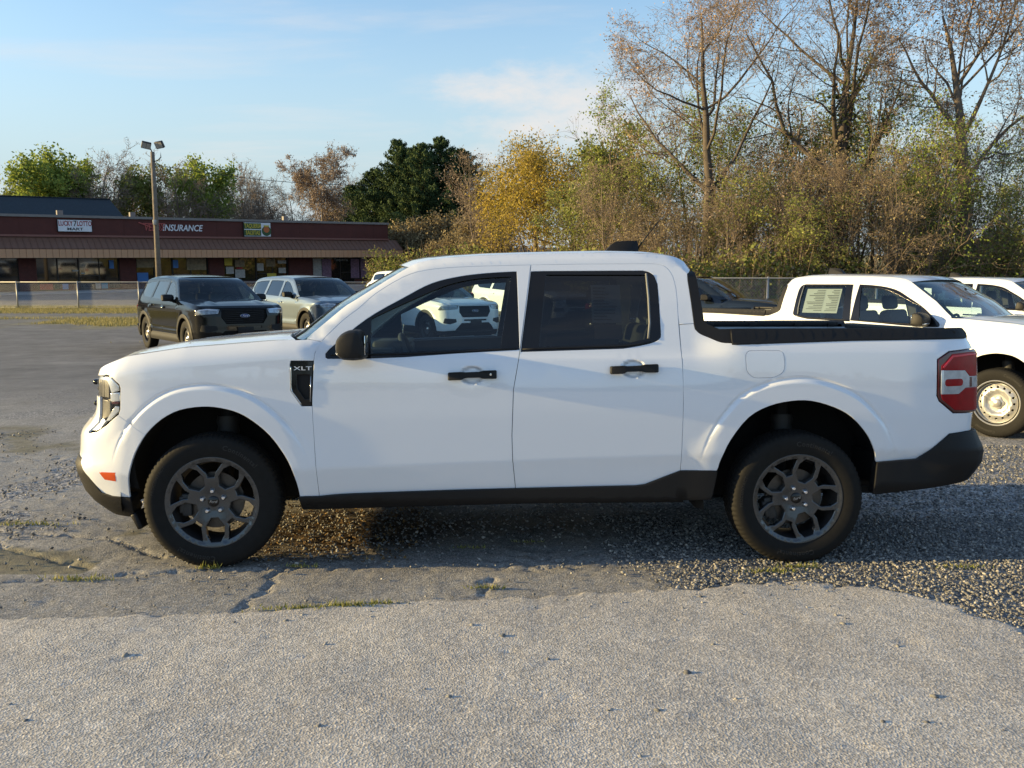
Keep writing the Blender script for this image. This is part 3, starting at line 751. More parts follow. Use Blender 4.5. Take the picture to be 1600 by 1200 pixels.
    el = lathe('front_badge', [(0, -.004), (.9, -.004), (1.0, 0)], 40, BADGEBLUE, root, axis='z'); el.scale = (.035, .085, 1.0); el.rotation_euler = (0, -math.pi / 2, 0); el.location = (-.79, 0, .88); el.scale = (.035, .085, 1.5)
    # bonnet
    E_ = S_T(np.array([(u, ztop(u)) for u in np.arange(.44, -.70, -.03)]))
    edge = [(p[0], p[1] + .005) for p in E_ if abs(p[1]) > .70]
    ys = np.linspace(-.70, .70, 25); fr = [(float(hood_front(y)) - .004, y) for y in ys]
    back = [(float(np.interp(abs(y), [0, .4, .7, .82], [.30, .335, .385, .44])), y) for y in np.linspace(.80, -.80, 17)]
    hoodS = lambda P: np.stack([P[:, 0], P[:, 1], hood_z(P[:, 0], P[:, 1])], -1)
    loop = [e for e in edge] + fr + [(x, -y) for x, y in edge[::-1]] + back
    hx = [(hood_front(y) + n, y) for y in np.linspace(-.8, .8, 33) for n in (.012, .025, .04, .06, .085, .12)]
    panel('hood', hoodS, loop, PAINT, root, res=.06, flange=.03, cham=.006, extra=hx)
    # cowl with wipers
    cw = boxes('cowl', [((.46, 0, 1.150), (.34, 1.56, .03))], CLAD, root, bevel=.008)
    for y0, y1 in ((-.70, -.10), (-.05, .55)):
        tube('wiper', [(.40, y0, 1.178), (.47, .5 * (y0 + y1), 1.205), (.50, y1, 1.218)], .009, CLAD, cw, 6)
        tube('wiper', [(.36, y0 + .02, 1.172), (.43, y0 + .12, 1.190)], .012, CLAD, cw, 6)
    # windscreen, roof, rear window
    Ax = np.linspace(.484, 1.02, 14); Az = np.interp(Ax, CONTOUR[:, 0], CONTOUR[:, 1])
    Ed = S_T(np.stack([Ax, Az], -1)); T = np.linspace(-1, 1, 25)
    W = [[(e[0] - .16 * (1 - t * t) ** .8 * (1 - .35 * i / 13), e[1] * -t if True else 0, e[2] + .012 * (1 - t * t)) for t in T] for i, e in enumerate(Ed)]
    ws = grid_obj('windshield', W, GLASSW, root, flip=True)
    fr_ = [[(W[i][j][0] - .002, W[i][j][1], W[i][j][2] + .003) for j in (0, 1)] for i in range(14)]
    for jj in ((0, 1), (23, 24)):
        grid_obj('pillar_band', [[(W[i][j][0] + .012, W[i][j][1], W[i][j][2] - .006) for j in jj] for i in range(14)], GLOSSBLK, ws)
    boxes('rear_view_mirror', [((1.02, 0, 1.47), (.03, .24, .07)), ((.98, 0, 1.52), (.05, .03, .06))], CLAD, root, bevel=.01)
    Rx = np.concatenate([np.linspace(1.02, 2.40, 24), np.linspace(2.43, 2.534, 7)]); Rz = np.interp(Rx, CONTOUR[:, 0], CONTOUR[:, 1])
    Er = S_T(np.stack([Rx, Rz], -1))
    Rf = []
    for i, e in enumerate(Er):
        k = sst(1.9, 1.02, Rx[i]); kr = sst(2.3, 2.534, Rx[i])
        ye = abs(e[1]) - .0015
        Rf.append([(e[0] - (.104 * (1 - t * t) ** .8) * k + .015 * kr * (1 - t * t), -ye * t, e[2] + .030 * (1 - abs(t) ** 2.6) * (1 - .5 * kr) + .006 * (sst(.80, .88, abs(t)) - sst(.88, .97, abs(t))) * (1 - k) * (1 - kr)) for t in np.concatenate([np.linspace(-1, -.7, 14), np.linspace(-.65, .65, 27), np.linspace(.7, 1, 14)])])
    grid_obj('roof', Rf, PAINT, root, flip=True)
    rl = [[(p[0], p[1] * .97, p[2] - .035) for p in row[::3]] for row in Rf[::2]]
    grid_obj('headliner', rl, HEADLINER, root, flip=False)
    yb = abs(Er[-1][1])
    bk = [[(x, t * y, z) for t in np.linspace(-1, 1, 9)] for x, z, y in ((2.53, 1.555, yb), (2.515, 1.50, .70), (2.50, 1.26, .80))]
    grid_obj('rear_window', bk, GLASSD, root, flip=True)
    boxes('cab_back', [((2.48, 0, .90), (.03, 1.56, .74))], PAINT, root)
    # antenna fin and mast
    fin = [(2.14, 1.672), (2.165, 1.695), (2.195, 1.728), (2.225, 1.744), (2.30, 1.750), (2.355, 1.748), (2.36, 1.672)]
    af = lump('antenna_fin', fin, [(-.03, .9), (-.022, 1.0), (.022, 1.0), (.03, .9)], CLAD, root, lambda a, b_, d: (a, d * (1.3 - 1.0 * sst(1.67, 1.75, b_)), b_))
    tube('antenna_mast', [(2.355, 0, 1.70), (2.41, 0, 1.775), (2.50, 0, 1.885)], [.006, .004, .0025], CLAD, root, 6)
    # door mirrors
    mo = [(.660, 1.146), (.664, 1.190), (.690, 1.222), (.724, 1.240), (.775, 1.244), (.796, 1.230), (.806, 1.17), (.814, 1.106), (.800, 1.093), (.750, 1.088), (.694, 1.092), (.668, 1.112)]
    mo = rounded(mo, .012, 2)
    for s in (1, -1):
        mr = lump('door_mirror', mo, [(.870, .50), (.875, .74), (.90, .90), (.95, .985), (1.0, 1.0), (1.04, .985), (1.068, .93), (1.085, .82), (1.092, .60)], CLAD, root, lambda a, b_, d: (a + .02 + .05 * (1.092 - d) * 0, -s * d, b_))
        boxes('mirror_glass', [((.829, -s * .985, 1.165), (.004, .14, .095))], MIRRORM, mr, bevel=.001)
        tube('signal_strip', [(.679, -s * .96, 1.128), (.686, -s * 1.03, 1.125), (.70, -s * 1.075, 1.122)], .006, LAMPWHITE, mr, 6)
    # taillights
    tail = [(3.796, 1.078), (3.860, 1.118), (3.976, 1.127), (4.11, 1.127), (4.13, 1.10), (4.13, .83), (4.10, .80), (3.976, .799), (3.888, .802), (3.808, .866), (3.796, .894)]
    tS = lambda d: TP.surf(lambda x, z, u: (t_off(x, z, u)[0] + d + .012 * sst(3.98, 4.06, u), z))
    tls = panel('taillight', tS(.004), tail, REDD, root, res=.03, gap=.002, flange=.03, cham=.004, **A)
    for s in (0, 1):
        def one(name, d, lp, m, **kw):
            V, F, NN = panel_arrays(tS(d), lp, res=.03, flange=.006, cham=.003, **kw)
            if s: V, NN, F = V * [1, -1, 1], NN * [1, -1, 1], [f[::-1] for f in F]
            mesh_obj(name, V, F, m, tls[s], True, NN)
        one('red_lens', .007, [(3.812, 1.045), (3.83, 1.062), (3.872, 1.105), (3.976, 1.114), (4.10, 1.114), (4.115, 1.09), (4.115, .99), (3.99, .992), (3.955, 1.024), (3.812, 1.026)], RED)
        one('red_lens', .007, [(3.812, .895), (3.915, .895), (3.955, .925), (4.115, .930), (4.115, .84), (4.09, .812), (3.976, .812), (3.893, .816), (3.82, .872)], RED)
        one('clear_lens', .006, [(3.812, 1.021), (3.952, 1.019), (3.985, .987), (4.115, .985), (4.115, .935), (3.955, .931), (3.912, .900), (3.812, .900)], TAILCLEAR, holes=[rounded([(3.832, .975), (3.935, .977), (3.935, .943), (3.832, .941)], .014, 3)])
        one('lens_edge', .010, [(3.818, 1.040), (3.835, 1.058), (3.874, 1.098), (3.976, 1.106), (4.09, 1.106), (4.09, 1.101), (3.976, 1.101), (3.877, 1.093), (3.840, 1.054), (3.824, 1.038)], SREDL0)
        one('lens_edge', .0075, [(3.812, 1.021), (3.822, 1.021), (3.822, .900), (3.812, .900)], LAMPWHITE)
        one('lens_edge', .0075, [(3.985, .985), (4.0, .985), (4.0, .934), (3.985, .934)], REDD)
        one('brake_bar', .009, rounded([(3.833, .974), (3.934, .976), (3.934, .944), (3.833, .942)], .014, 3), RED)
    # rear bumper and tailgate
    UR = float(TP.U[-1])
    rb = lambda z: np.interp(z, [.35, .40, .46, .53, .60, .64, .695], [-.05, -.012, .03, .068, .075, .055, .03])
    rbS = TP.surf(lambda x, z, u: ((.012 + .25 * flare(x, z)) * (1 - sst(3.7, 4.06, u)) - .02 * (1 - sst(.36, .42, z)) + rb(z) * sst(3.72, 4.06, u), z))
    bt = lambda u: np.interp(u, [3.5, 3.95, 4.1, UR], [.368, .418, .44, .44])
    loop = [(3.490, .536), (3.704, .550), (3.768, .597), (3.872, .685), (3.976, .694), (UR, .694), (UR, .44), (4.10, .44), (3.956, .418), (3.75, .394), (3.512, .368), (3.478, .368)]
    V, F, NN = panel_arrays(rbS, loop, res=.05, flange=.06, cham=.006, gap=.001, extra=np.array([(u, z) for u in np.arange(3.6, UR, .05) for z in (.44, .47, .50, .53, .56, .59, .62, .65, .675)]))
    n = len(V); fl = np.array([1, -1, 1.0])
    mesh_obj('rear_bumper', np.vstack([V, V * fl]), F + [tuple(i + n for i in f[::-1]) for f in F], CLAD, root, True, np.vstack([NN, NN * fl]))
    tgS = TP.surf(lambda x, z, u: (P_BED(z) - .002, z))
    V, F, NN = panel_arrays(tgS, [(4.145, .70), (UR, .70), (UR, 1.19), (4.13, 1.19)], res=.06)
    n = len(V)
    tg = mesh_obj('tailgate', np.vstack([V, V * fl]), F + [tuple(i + n for i in f[::-1]) for f in F], PAINT, root, True, np.vstack([NN, NN * fl]))
    boxes('tailgate_cap', [((3.955, 0, 1.212), (.075, 1.34, .034))], CLAD, tg, bevel=.010)
    boxes('tailgate_inner', [((3.975, 0, .96), (.03, 1.50, .48))], BEDM, tg)
    # load bed
    bd = boxes('load_bed', [((3.25, 0, .93), (1.5, 1.5, .03)), ((3.25, .775, 1.07), (1.5, .03, .26)), ((3.25, -.775, 1.07), (1.5, .03, .26)), ((2.52, 0, 1.07), (.03, 1.55, .26))], BEDM, root)
    for s in (1, -1):
        boxes('bed_rail', [((3.31, s * .795, 1.222), (1.20, .10, .030))], CLAD, bd, bevel=.008)
        for x in (2.72, 3.0, 3.3, 3.62, 3.86): boxes('rail_cleat', [((x, s * .742, 1.218), (.05, .02, .025))], CLAD, bd, bevel=.004)
    # inner structure: dark shell behind the panel gaps, wheel houses, floor
    sh = [(u, v) for u, v in [(-.40, .40), (-.42, .97), (-.2, 1.06), (.45, 1.10), (.60, 1.07), (2.42, 1.09), (2.6, 1.11), (3.95, 1.10), (3.95, .50)]]
    circ = lambda c, r: [(c[0] + r * math.cos(t), max(c[1] + r * math.sin(t), .415)) for t in np.linspace(math.pi + .0, 0, 32)]
    loop = sh + [(3.62, .50), (3.62, .415)] + circ((3.08, .36), .535)[::-1] + [(2.5, .415)] + [(.56, .415)] + circ((0.01, .36), .515)[::-1] 
    dedup = [p for i, p in enumerate(loop) if i == 0 or (abs(p[0] - loop[i - 1][0]) + abs(p[1] - loop[i - 1][1])) > 1e-4]
    panel('inner_shell', S_in(.055), dedup, DARK, root, res=.09, flange=0, **A)
    for c, r in (((0.01, .36), .515), ((3.08, .36), .53)):
        for s in (1, -1):
            P = []
            for y in (.87, .80, .60, .42):
                P.append([(c[0] + (r - .03 * (y > .85)) * math.cos(t), -s * y, c[1] + (r - .03 * (y > .85)) * math.sin(t)) for t in np.linspace(-.08 if c[0] < 1 else .02, math.pi + .16, 30)])
            wh = grid_obj('wheel_house', P, DARK, root, flip=s > 0)
            inner = [(c[0], -s * .42, c[1])] + P[-1]
            mesh_obj('house_wall', inner, [(0, i, i + 1) if s < 0 else (0, i + 1, i) for i in range(1, 30)], DARK, wh)
            cx, cz = c
            tube('strut', [(cx - .02, -s * .60, cz - .02), (cx + .0, -s * .58, cz + .46)], [.045, .035], SUSP, wh, 10)
            lathe('coil_spring', [(.055, .22), (.062, .25), (.055, .28), (.062, .31), (.055, .34), (.062, .37), (.055, .40)], 16, SUSP, wh, axis='z', loc=(cx, -s * .585, cz))
    boxes('underbody', [((1.70, 0, .345), (4.3, .82, .16)), ((1.54, 0, .365), (1.9, 1.60, .12)), ((3.75, 0, .47), (.40, 1.5, .16)), ((-.60, 0, .36), (.14, 1.30, .16)), ((1.55, 0, .45), (2.0, 1.70, .04))], DARK, root)
    boxes('engine_bay', [((-.13, 0, .72), (1.0, .80, .50))], DARK, root)
    for c in (0.0, 3.076): tube('axle', [(c, -.72, .335), (c, .72, .335)], .035, SUSP, root, 8)
    for s in (1, -1): boxes('mud_flap', [((-.40, -s * .79, .235), (.035, .15, .09), Matrix.Rotation(-.45, 3, 'Y'))], CLAD, root, bevel=.010)
    tube('exhaust_pipe', [(3.35, -.35, .36), (3.7, -.55, .35), (3.78, -.60, .34)], .03, SUSP, root, 10)
    # interior
    boxes('dashboard', [((.72, 0, 1.02), (.42, 1.56, .16)), ((.86, 0, .86), (.22, 1.5, .26)), ((.78, 0, 1.115), (.30, 1.48, .03))], TRIMDARK, root, bevel=.03)
    dsh = boxes('instrument_hood', [((.88, -.38, 1.13), (.16, .34, .07))], TRIMDARK, root, bevel=.02)
    th = np.linspace(0, 2 * math.pi, 33)
    ax_ = Matrix.Rotation(math.radians(-24), 3, 'Y')
    sw = tube('steering_wheel', [tuple(Vector((1.02, -.38, 1.02)) + ax_ @ Vector((0, .185 * math.cos(t), .185 * math.sin(t)))) for t in th], .016, TRIMDARK, root, 8)
    boxes('steering_hub', [((1.00, -.38, 1.02), (.05, .16, .12), ax_), ((1.01, -.38, 1.02), (.02, .36, .03), ax_), ((.94, -.38, 1.0), (.14, .07, .07), ax_)], TRIMDARK, sw, bevel=.01)
    for y in (-.38, .38):
        for x, k in ((1.55, 1.0), (2.30, .0)):
            st = boxes('seat', [((x - .18, y, .72), (.52, .52, .16), Matrix.Rotation(.08, 3, 'Y')), ((x + .10, y, .98), (.14, .50, .52), Matrix.Rotation(.22, 3, 'Y'))], SEATM, root, bevel=.045, seg=3)
            boxes('headrest', [((x + .20, y, 1.325), (.10, .27, .17), Matrix.Rotation(.18, 3, 'Y'))], SEATM, st, bevel=.04, seg=3)
    boxes('centre_console', [((1.35, 0, .72), (.8, .24, .30))], TRIMDARK, root, bevel=.03)
    boxes('cabin_floor', [((1.55, 0, .56), (1.9, 1.62, .04))], TRIMDARK, root)
    return root
def stickers(root, side, big=False):
    q = lambda x, z, d: S_in(d)(np.array([[x, z]]))[0] * [1, side, 1]
    def sheet(name, x0, x1, z0, z1, m, d=.02):
        return mesh_obj(name, [q(x0, z0, d), q(x1, z0, d), q(x1, z1, d), q(x0, z1, d), q(x0, z0, d + .002), q(x1, z0, d + .002), q(x1, z1, d + .002), q(x0, z1, d + .002)],
                        [(0, 1, 2, 3), (7, 6, 5, 4), (0, 4, 5, 1), (1, 5, 6, 2), (2, 6, 7, 3), (3, 7, 4, 0)], m, root)
    rnd = random.Random(4)
    if big:
        a = sheet('price_sticker', 1.80, 2.24, 1.21, 1.49, PAPERD)
        for i in range(13):
            z = 1.475 - i * .0195
            for x0, x1 in ((1.82, 1.97), (2.0, 2.22)): sheet('printed_line', x0, x0 + (x1 - x0) * rnd.uniform(.4, 1), z - .006, z, SUSP, .018).parent = a
        return
    a = sheet('price_sticker', 1.99, 2.145, 1.27, 1.47, PAPER)
    for i in range(11):
        z = 1.455 - i * .0165
        sheet('printed_line', 2.0, 2.0 + rnd.uniform(.05, .13), z - .004, z, GLOSSBLK, .018).parent = a
    sheet('sticker_card', 2.00, 2.147, 1.185, 1.262, CARD)
def lot_mw(X, Y, yaw, dz=0.0):
    """a stand on the sloping lot around the pickup"""
    C = Vector((0, 0, CAM_H))
    return Matrix.Translation(C) @ Matrix.Rotation(-SLOPE, 4, 'X') @ Matrix.Translation(-C) @ Matrix.Translation((X, Y, dz)) @ Matrix.Rotation(yaw, 4, 'Z')
pickup = build_pickup()
stickers(pickup, 1)
alloy = make_alloy()
for i, (x, s) in enumerate(((0, 1), (3.076, 1), (0, -1), (3.076, -1))):
    w = alloy if i == 0 else copy_tree(alloy)
    put(w, pickup, (x, -s * .800, .342), (0 if s > 0 else math.pi) + (math.radians(4) if x == 0 else 0))
    if x > 1: 
        w.rotation_mode = 'XYZ'; w.rotation_euler = (0, math.radians(-16), 0 if s > 0 else math.pi)
M = lot_mw(-1.588, 5.475, .0266)
l, q, _ = M.decompose(); pickup.location = l; pickup.rotation_euler = q.to_euler()
tag(pickup, 'white crew-cab pickup truck with dark five-spoke alloy wheels and XLT fender badge', 'pickup truck')

# ------------------------------------------------------------------ sport utility vehicle
VP = Plan([(-.93, 0), (-.927, .25), (-.912, .50), (-.875, .68), (-.80, .83), (-.68, .925), (-.5, .968), (-.2, .982), (.6, .985), (1.5, .985), (2.4, .985), (3.2, .982), (3.55, .972), (3.82, .94), (3.98, .86), (4.06, .70), (4.09, .4), (4.10, 0)])
VUC, VUR = float(VP.U[0]), float(VP.U[-1])
VF, VR = (0.0, .385), (3.025, .385)
V_LOW = profile([(.15, -.09), (.25, -.055), (.40, -.015), (.52, .0), (.58, -.012), (.70, -.004), (.95, .006), (1.0, .004), (1.04, -.016), (1.12, -.035), (1.18, -.06), (1.64, -.265), (1.8, -.36)])
V_FEN = profile([(.15, -.09), (.25, -.055), (.40, -.015), (.52, .0), (.70, .0), (.95, .006), (1.0, .004), (1.06, -.015), (1.2, -.03)])
V_NOSE = profile([(.15, -.20), (.24, -.10), (.32, -.03), (.40, .0), (.50, .010), (.58, .004), (.66, .0), (.74, -.006), (.88, -.016), (.97, -.035), (1.03, -.06), (1.2, -.09)], .008)
VHZ = profile([(0, 1.03), (.03, 1.057), (.08, 1.078), (.25, 1.102), (.6, 1.135), (1.2, 1.17), (1.6, 1.175)], .012)
VCON = np.array([(.36, 1.135), (.44, 1.165), (.70, 1.345), (1.0, 1.54), (1.16, 1.622), (1.28, 1.655), (1.5, 1.68), (1.8, 1.70), (2.2, 1.715), (2.7, 1.712), (3.2, 1.69), (3.6, 1.65), (3.78, 1.615), (3.86, 1.58)])
def v_wn(u): return 1 - sst(-1.05, -.62, u)
def v_hf(y): return np.interp(np.abs(y), [0, .25, .5, .68, .80, .9], [-.845, -.842, -.825, -.79, -.72, -.66])
def v_hz(x, y):
    n = x - v_hf(np.minimum(np.abs(y), .8))
    return VHZ(n) + .035 * sst(0, .6, n) * np.clip(1 - (y / .93) ** 2, 0, 1) + .016 * sst(.05, .5, n) * np.exp(-((np.abs(y) - .52) / .07) ** 2)
def v_offtop(u): w = v_wn(u); return -.07 * (1 - w) - .085 * w
def v_zt(u):
    X, Y, NX, NY = VP.at(u); o = v_offtop(u); return v_hz(X + NX * o, Y + NY * o)
def v_arch(x, z):
    o = 0
    for c in (VF, VR):
        d = np.hypot(x - c[0], z - c[1]); o = o + .020 * (1 - sst(.47, .60, d))
    return o
def v_off(x, z, u):
    wf = 1 - sst(.42, .62, x)
    o = V_LOW(z) * (1 - wf) + V_FEN(z) * wf
    t = np.clip((z - (v_zt(u) - .10)) / .10, 0, 1.15); o = o - .05 * wf * t ** 2.3
    tc = np.interp(x, VCON[:, 0], VCON[:, 1]); t = np.clip((z - (tc - .06)) / .06, 0, 1.15)
    o = o - (1 - wf) * (.014 + .03 * sst(1.1, 1.5, x)) * t ** 2.2 + v_arch(x, z)
    o = o - .03 * sst(3.5, 4.0, x) * sst(1.1, 1.6, z)
    w = v_wn(u)
    return o * (1 - w) + V_NOSE(z) * w, z
S_V = VP.surf(v_off)
def SVI(d): return VP.surf(lambda x, z, u: (v_off(x, z, u)[0] - d, z))
VPAINT = mat('suv_paint', (0.004, 0.0045, 0.0055), rough=0.10, coat=0.0, spec=.38)
VGLASS = glass('suv_glass', (0.40, 0.47, 0.47))
VPRIV = glass('suv_privacy_glass', (0.10, 0.11, 0.12))
VWHEEL = mat('black_steel_wheel', (0.012, 0.012, 0.013), rough=0.4)
VMESH = mat('grille_black', (0.004, 0.004, 0.0045), rough=0.6, spec=.15, bump=.004, bscale=70)
VLAMP = mat('suv_lamp', (0.30, 0.31, 0.32), rough=0.12, metal=0.5, vary=.7, vscale=14)
def build_suv():
    root = empty('sport_utility_vehicle')
    A = dict(mirror=True)
    circ = lambda c, r, a0, a1, n: [(c[0] + r * math.cos(t), c[1] + r * math.sin(t)) for t in np.linspace(a0, a1, n)]
    archF = circ(VF, .455, math.pi + .18, -.18, 22); archR = circ(VR, .455, math.pi + .18, -.18, 22)
    zt = lambda u: float(v_zt(np.array([u]))[0])
    # fender, doors, quarter
    top = [(u, zt(u)) for u in np.arange(.40, -.86, -.05)]
    fx = [(u, zt(u) - d) for u in np.arange(.35, -.84, -.06) for d in (.015, .035, .055, .08, .11)]
    loop = [p for p in archF if p[0] > -.30][::-1]
    loop = [(.60, .30), (.47, .30)] + loop + [(-.42, .70), (-.60, .912), (-.70, 1.0), (-.86, 1.022)] + top[::-1] + [(.47, 1.17), (.56, 1.10), (.58, .70)]
    panel('front_fender', S_V, loop, VPAINT, root, res=.07, gap=.003, extra=fx, **A)
    DL = [(1.60, 1.625), (1.45, 1.608), (1.30, 1.572), (1.12, 1.485), (.90, 1.355), (.70, 1.205)]
    loop = [(.60, .30), (.58, .70), (.56, 1.10), (.60, 1.17)] + DL[::-1] + [(1.70, 1.635), (1.66, 1.17), (1.64, .80), (1.66, .30)]
    w1 = [(.80, 1.135), (1.62, 1.165), (1.62, 1.59), (1.46, 1.578), (1.30, 1.538), (1.10, 1.432), (.92, 1.320), (.80, 1.222)]
    df = panel('front_door', S_V, loop, VPAINT, root, holes=[w1], res=.09, gap=.003, **A)
    loop = [(1.66, .30), (1.64, .80), (1.66, 1.17), (1.70, 1.635), (2.2, 1.652), (2.58, 1.648), (2.66, 1.45), (2.70, 1.20), (2.68, .90), (2.55, .70), (2.50, .52), (2.47, .30)]
    w2 = [(1.72, 1.168), (2.62, 1.200), (2.56, 1.606), (2.2, 1.608), (1.73, 1.594)]
    dr = panel('rear_door', S_V, loop, VPAINT, root, holes=[w2], res=.09, gap=.003, **A)
    loop = [(2.58, 1.648), (3.2, 1.63), (3.62, 1.592), (3.82, 1.55), (3.93, 1.30), (4.02, 1.06), (4.22, 1.04), (4.22, .62), (3.9, .55), (3.52, .46)] + [p for p in archR[::-1] if p[1] > .46] + [(2.50, .52), (2.55, .70), (2.68, .90), (2.70, 1.20), (2.66, 1.45)]
    w3 = [(2.74, 1.205), (3.40, 1.235), (3.56, 1.30), (3.66, 1.40), (3.62, 1.545), (3.2, 1.588), (2.68, 1.604)]
    q = panel('quarter_panel', S_V, loop, VPAINT, root, holes=[w3], res=.08, gap=.003, **A)
    loop = [(.47, 1.18)] + [tuple(p) for p in cr(VCON[2:], 3)] + [(3.84, 1.552), (3.62, 1.595), (3.2, 1.633), (2.58, 1.651), (2.2, 1.655), (1.70, 1.638)] + DL + [(.60, 1.173)]
    panel('cab_frame', S_V, loop, VPAINT, root, res=.06, gap=.002, **A)
    for s in (0, 1):
        def one(name, S, lp, m, par, **kw):
            kw.setdefault('res', .1)
            V, F, NN = panel_arrays(S, lp, **kw)
            if s: V, NN, F = V * [1, -1, 1], NN * [1, -1, 1], [f[::-1] for f in F]
            return mesh_obj(name, V, F, m, par, True, NN)
        sg = 1 if s == 0 else -1
        for w, par, g in ((w1, df[s], VGLASS), (w2, dr[s], VPRIV), (w3, q[s], VPRIV)):
            wi = (np.array(w) - np.mean(w, 0)) * [.955, .90] + np.mean(w, 0)
            one('window_trim', SVI(.003), w, GLOSSBLK, par, holes=[[tuple(p) for p in wi]], gap=.001, flange=.015)
            one('window_glass', SVI(.010), [tuple(p) for p in wi], g, par, gap=-.006, flange=0)
        for x0, z0, par in ((1.42, 1.02, df[s]), (2.42, 1.055, dr[s])):
            one('handle', SVI(-.030), rounded([(x0, z0 - .018), (x0 + .20, z0 - .012), (x0 + .20, z0 + .02), (x0, z0 + .014)], .012, 2), VPAINT, par, res=.05, flange=.03, cham=.006)
        for nm, c, a0, a1 in (('wheel_arch_trim', VF, math.pi + .15, -.25), ('wheel_arch_trim', VR, math.pi + .25, -.05)):
            o_ = circ(c, .508, a0, a1, 26); i_ = circ(c, .438, a1, a0, 26)
            one(nm, SVI(-.012), o_ + i_, CLAD, root, res=.05, flange=.05, cham=.008)
        one('sill', VP.surf(lambda x, z, u: (np.interp(z, [.2, .26, .36, .42], [-.05, -.01, .012, -.002]), z)), [(.45, .27), (2.58, .27), (2.55, .40), (2.48, .435), (.55, .435), (.49, .40)], CLAD, root, res=.08, flange=.06, cham=.01)
        mo = rounded([(.86, 1.16), (.86, 1.25), (.90, 1.30), (1.03, 1.305), (1.06, 1.28), (1.06, 1.17), (1.02, 1.15)], .02, 2)
        mr = lump('door_mirror', mo, [(.93, .7), (.96, .92), (1.02, 1.0), (1.10, 1.0), (1.15, .93), (1.17, .72)], CLAD, root, lambda a, b, d: (a - .06, -sg * d, b))
        boxes('mirror_stalk', [((.92, -sg * .93, 1.16), (.10, .12, .04))], CLAD, mr, bevel=.01)
        one('headlight', SVI(.006), [(VUC + .52, 1.008), (VUC + .80, 1.024), (-.70, 1.003), (-.585, .912), (-.66, .890), (VUC + .70, .912), (VUC + .56, .918)], VLAMP, root, res=.05, flange=.02)
        hl = one('headlight_lens', SVI(.001), [(VUC + .52, 1.008), (VUC + .80, 1.024), (-.70, 1.003), (-.585, .912), (-.66, .890), (VUC + .70, .912), (VUC + .56, .918)], LENS, root, res=.05, flange=0)
        one('light_bar', SVI(.003), [(VUC + .56, 1.0), (VUC + .80, 1.015), (-.72, .995), (-.74, .985), (VUC + .80, .997), (VUC + .57, .985)], LAMPWHITE, hl, res=.04, flange=.004)
        one('fog_lamp_pod', SVI(-.004), [(VUC + .60, .66), (VUC + .90, .68), (VUC + .94, .56), (VUC + .76, .53), (VUC + .58, .585)], CLAD, root, res=.06, flange=.02, cham=.01)
        one('taillight', SVI(-.006), [(3.72, 1.02), (4.02, 1.05), (4.20, 1.04), (4.20, .90), (3.95, .90), (3.80, .95)], RED, root, res=.05, flange=.02)
        for c in (VF, VR):
            P = [[(c[0] + .47 * math.cos(t), -sg * y, c[1] + .47 * math.sin(t)) for t in np.linspace(-.1, math.pi + .1, 20)] for y in (.94, .70, .50)]
            wh = grid_obj('wheel_house', P, DARK, root, flip=sg > 0)
            mesh_obj('house_wall', [(c[0], -sg * .5, c[1])] + P[-1], [(0, i, i + 1) if sg < 0 else (0, i + 1, i) for i in range(1, 20)], DARK, wh)
    def wrap(name, lp, m, S=S_V, holes=(), par=root, **kw):
        V, F, NN = panel_arrays(S, lp, holes, **kw)
        n = len(V); fl = np.array([1, -1, 1.0])
        return mesh_obj(name, np.vstack([V, V * fl]), F + [tuple(i + n for i in f[::-1]) for f in F], m, par, True, np.vstack([NN, NN * fl]))
    U = lambda t: VUC + t
    zz = np.array([(u, z) for u in np.arange(VUC + .03, -.4, .07) for z in (.40, .46, .54, .62, .70, .78, .84, .88, .92, .95)])
    loop = [(U(0), 1.012), (U(.50), 1.012), (U(.545), .917), (U(.68), .906), (-.66, .884), (-.575, .906), (-.42, .695)] + [p for p in archF if p[0] < -.30 and p[1] < .69][::-1][:0] + circ(VF, .455, math.radians(137), math.radians(183), 8) + [(-.50, .345), (-.75, .34), (U(.62), .36), (U(.58), .42), (U(.44), .555), (U(0), .555), (U(0), .605), (U(.36), .605), (U(.36), .648), (U(0), .648), (U(0), .70), (U(.40), .70), (U(.50), .84), (U(.485), 1.0), (U(0), 1.0)]
    wrap('front_bumper', loop, VPAINT, res=.06, gap=.002, extra=zz)
    g = wrap('grille', [(U(0), 1.0), (U(.485), 1.0), (U(.50), .84), (U(.40), .70), (U(0), .70)], VMESH, SVI(.022), res=.07, flange=.01)
    for z in (.73, .77, .81, .85, .89, .93, .97):
        for s in (1, -1):
            tube('grille_bar', [SVI(.014)(np.array([[u, z]]))[0] * [1, s, 1] for u in np.linspace(VUC, U(.40 + .07 * sst(.70, .80, z)), 6)], .008, GLOSSBLK, g, 5)
    wrap('lower_intake', [(U(0), .555), (U(.44), .555), (U(.58), .42), (U(.62), .36), (U(0), .36)], VMESH, SVI(.02), res=.07, flange=.01)
    wrap('bumper_slot', [(U(0), .648), (U(.36), .648), (U(.36), .605), (U(0), .605)], GLOSSBLK, SVI(.02), res=.07, flange=.01)
    wrap('lower_bumper_lip', [(U(0), .362), (U(.62), .362), (-.75, .342), (-.50, .345), (-.46, .30), (-.50, .25), (-.8, .215), (U(0), .21)], CLAD, SVI(-.004), res=.06, flange=.06, cham=.006)
    skid = wrap('skid_strip', [(U(0), .335), (U(.50), .335), (U(.56), .315), (U(0), .315)], SUSP, SVI(-.008), res=.06, flange=.004)
    boxes('plate_bracket', [((-.955, 0, .56), (.03, .34, .15))], CLAD, root, bevel=.006)
    bd = lathe('front_badge', [(0, -.010), (.86, -.010), (.87, -.013), (.97, -.013), (1.0, 0)], 36, LAMPWHITE, root, axis='z')
    bd.scale = (.042, .105, 1.0); bd.rotation_euler = (0, math.pi / 2, 0); bd.location = (-.918, 0, .865)
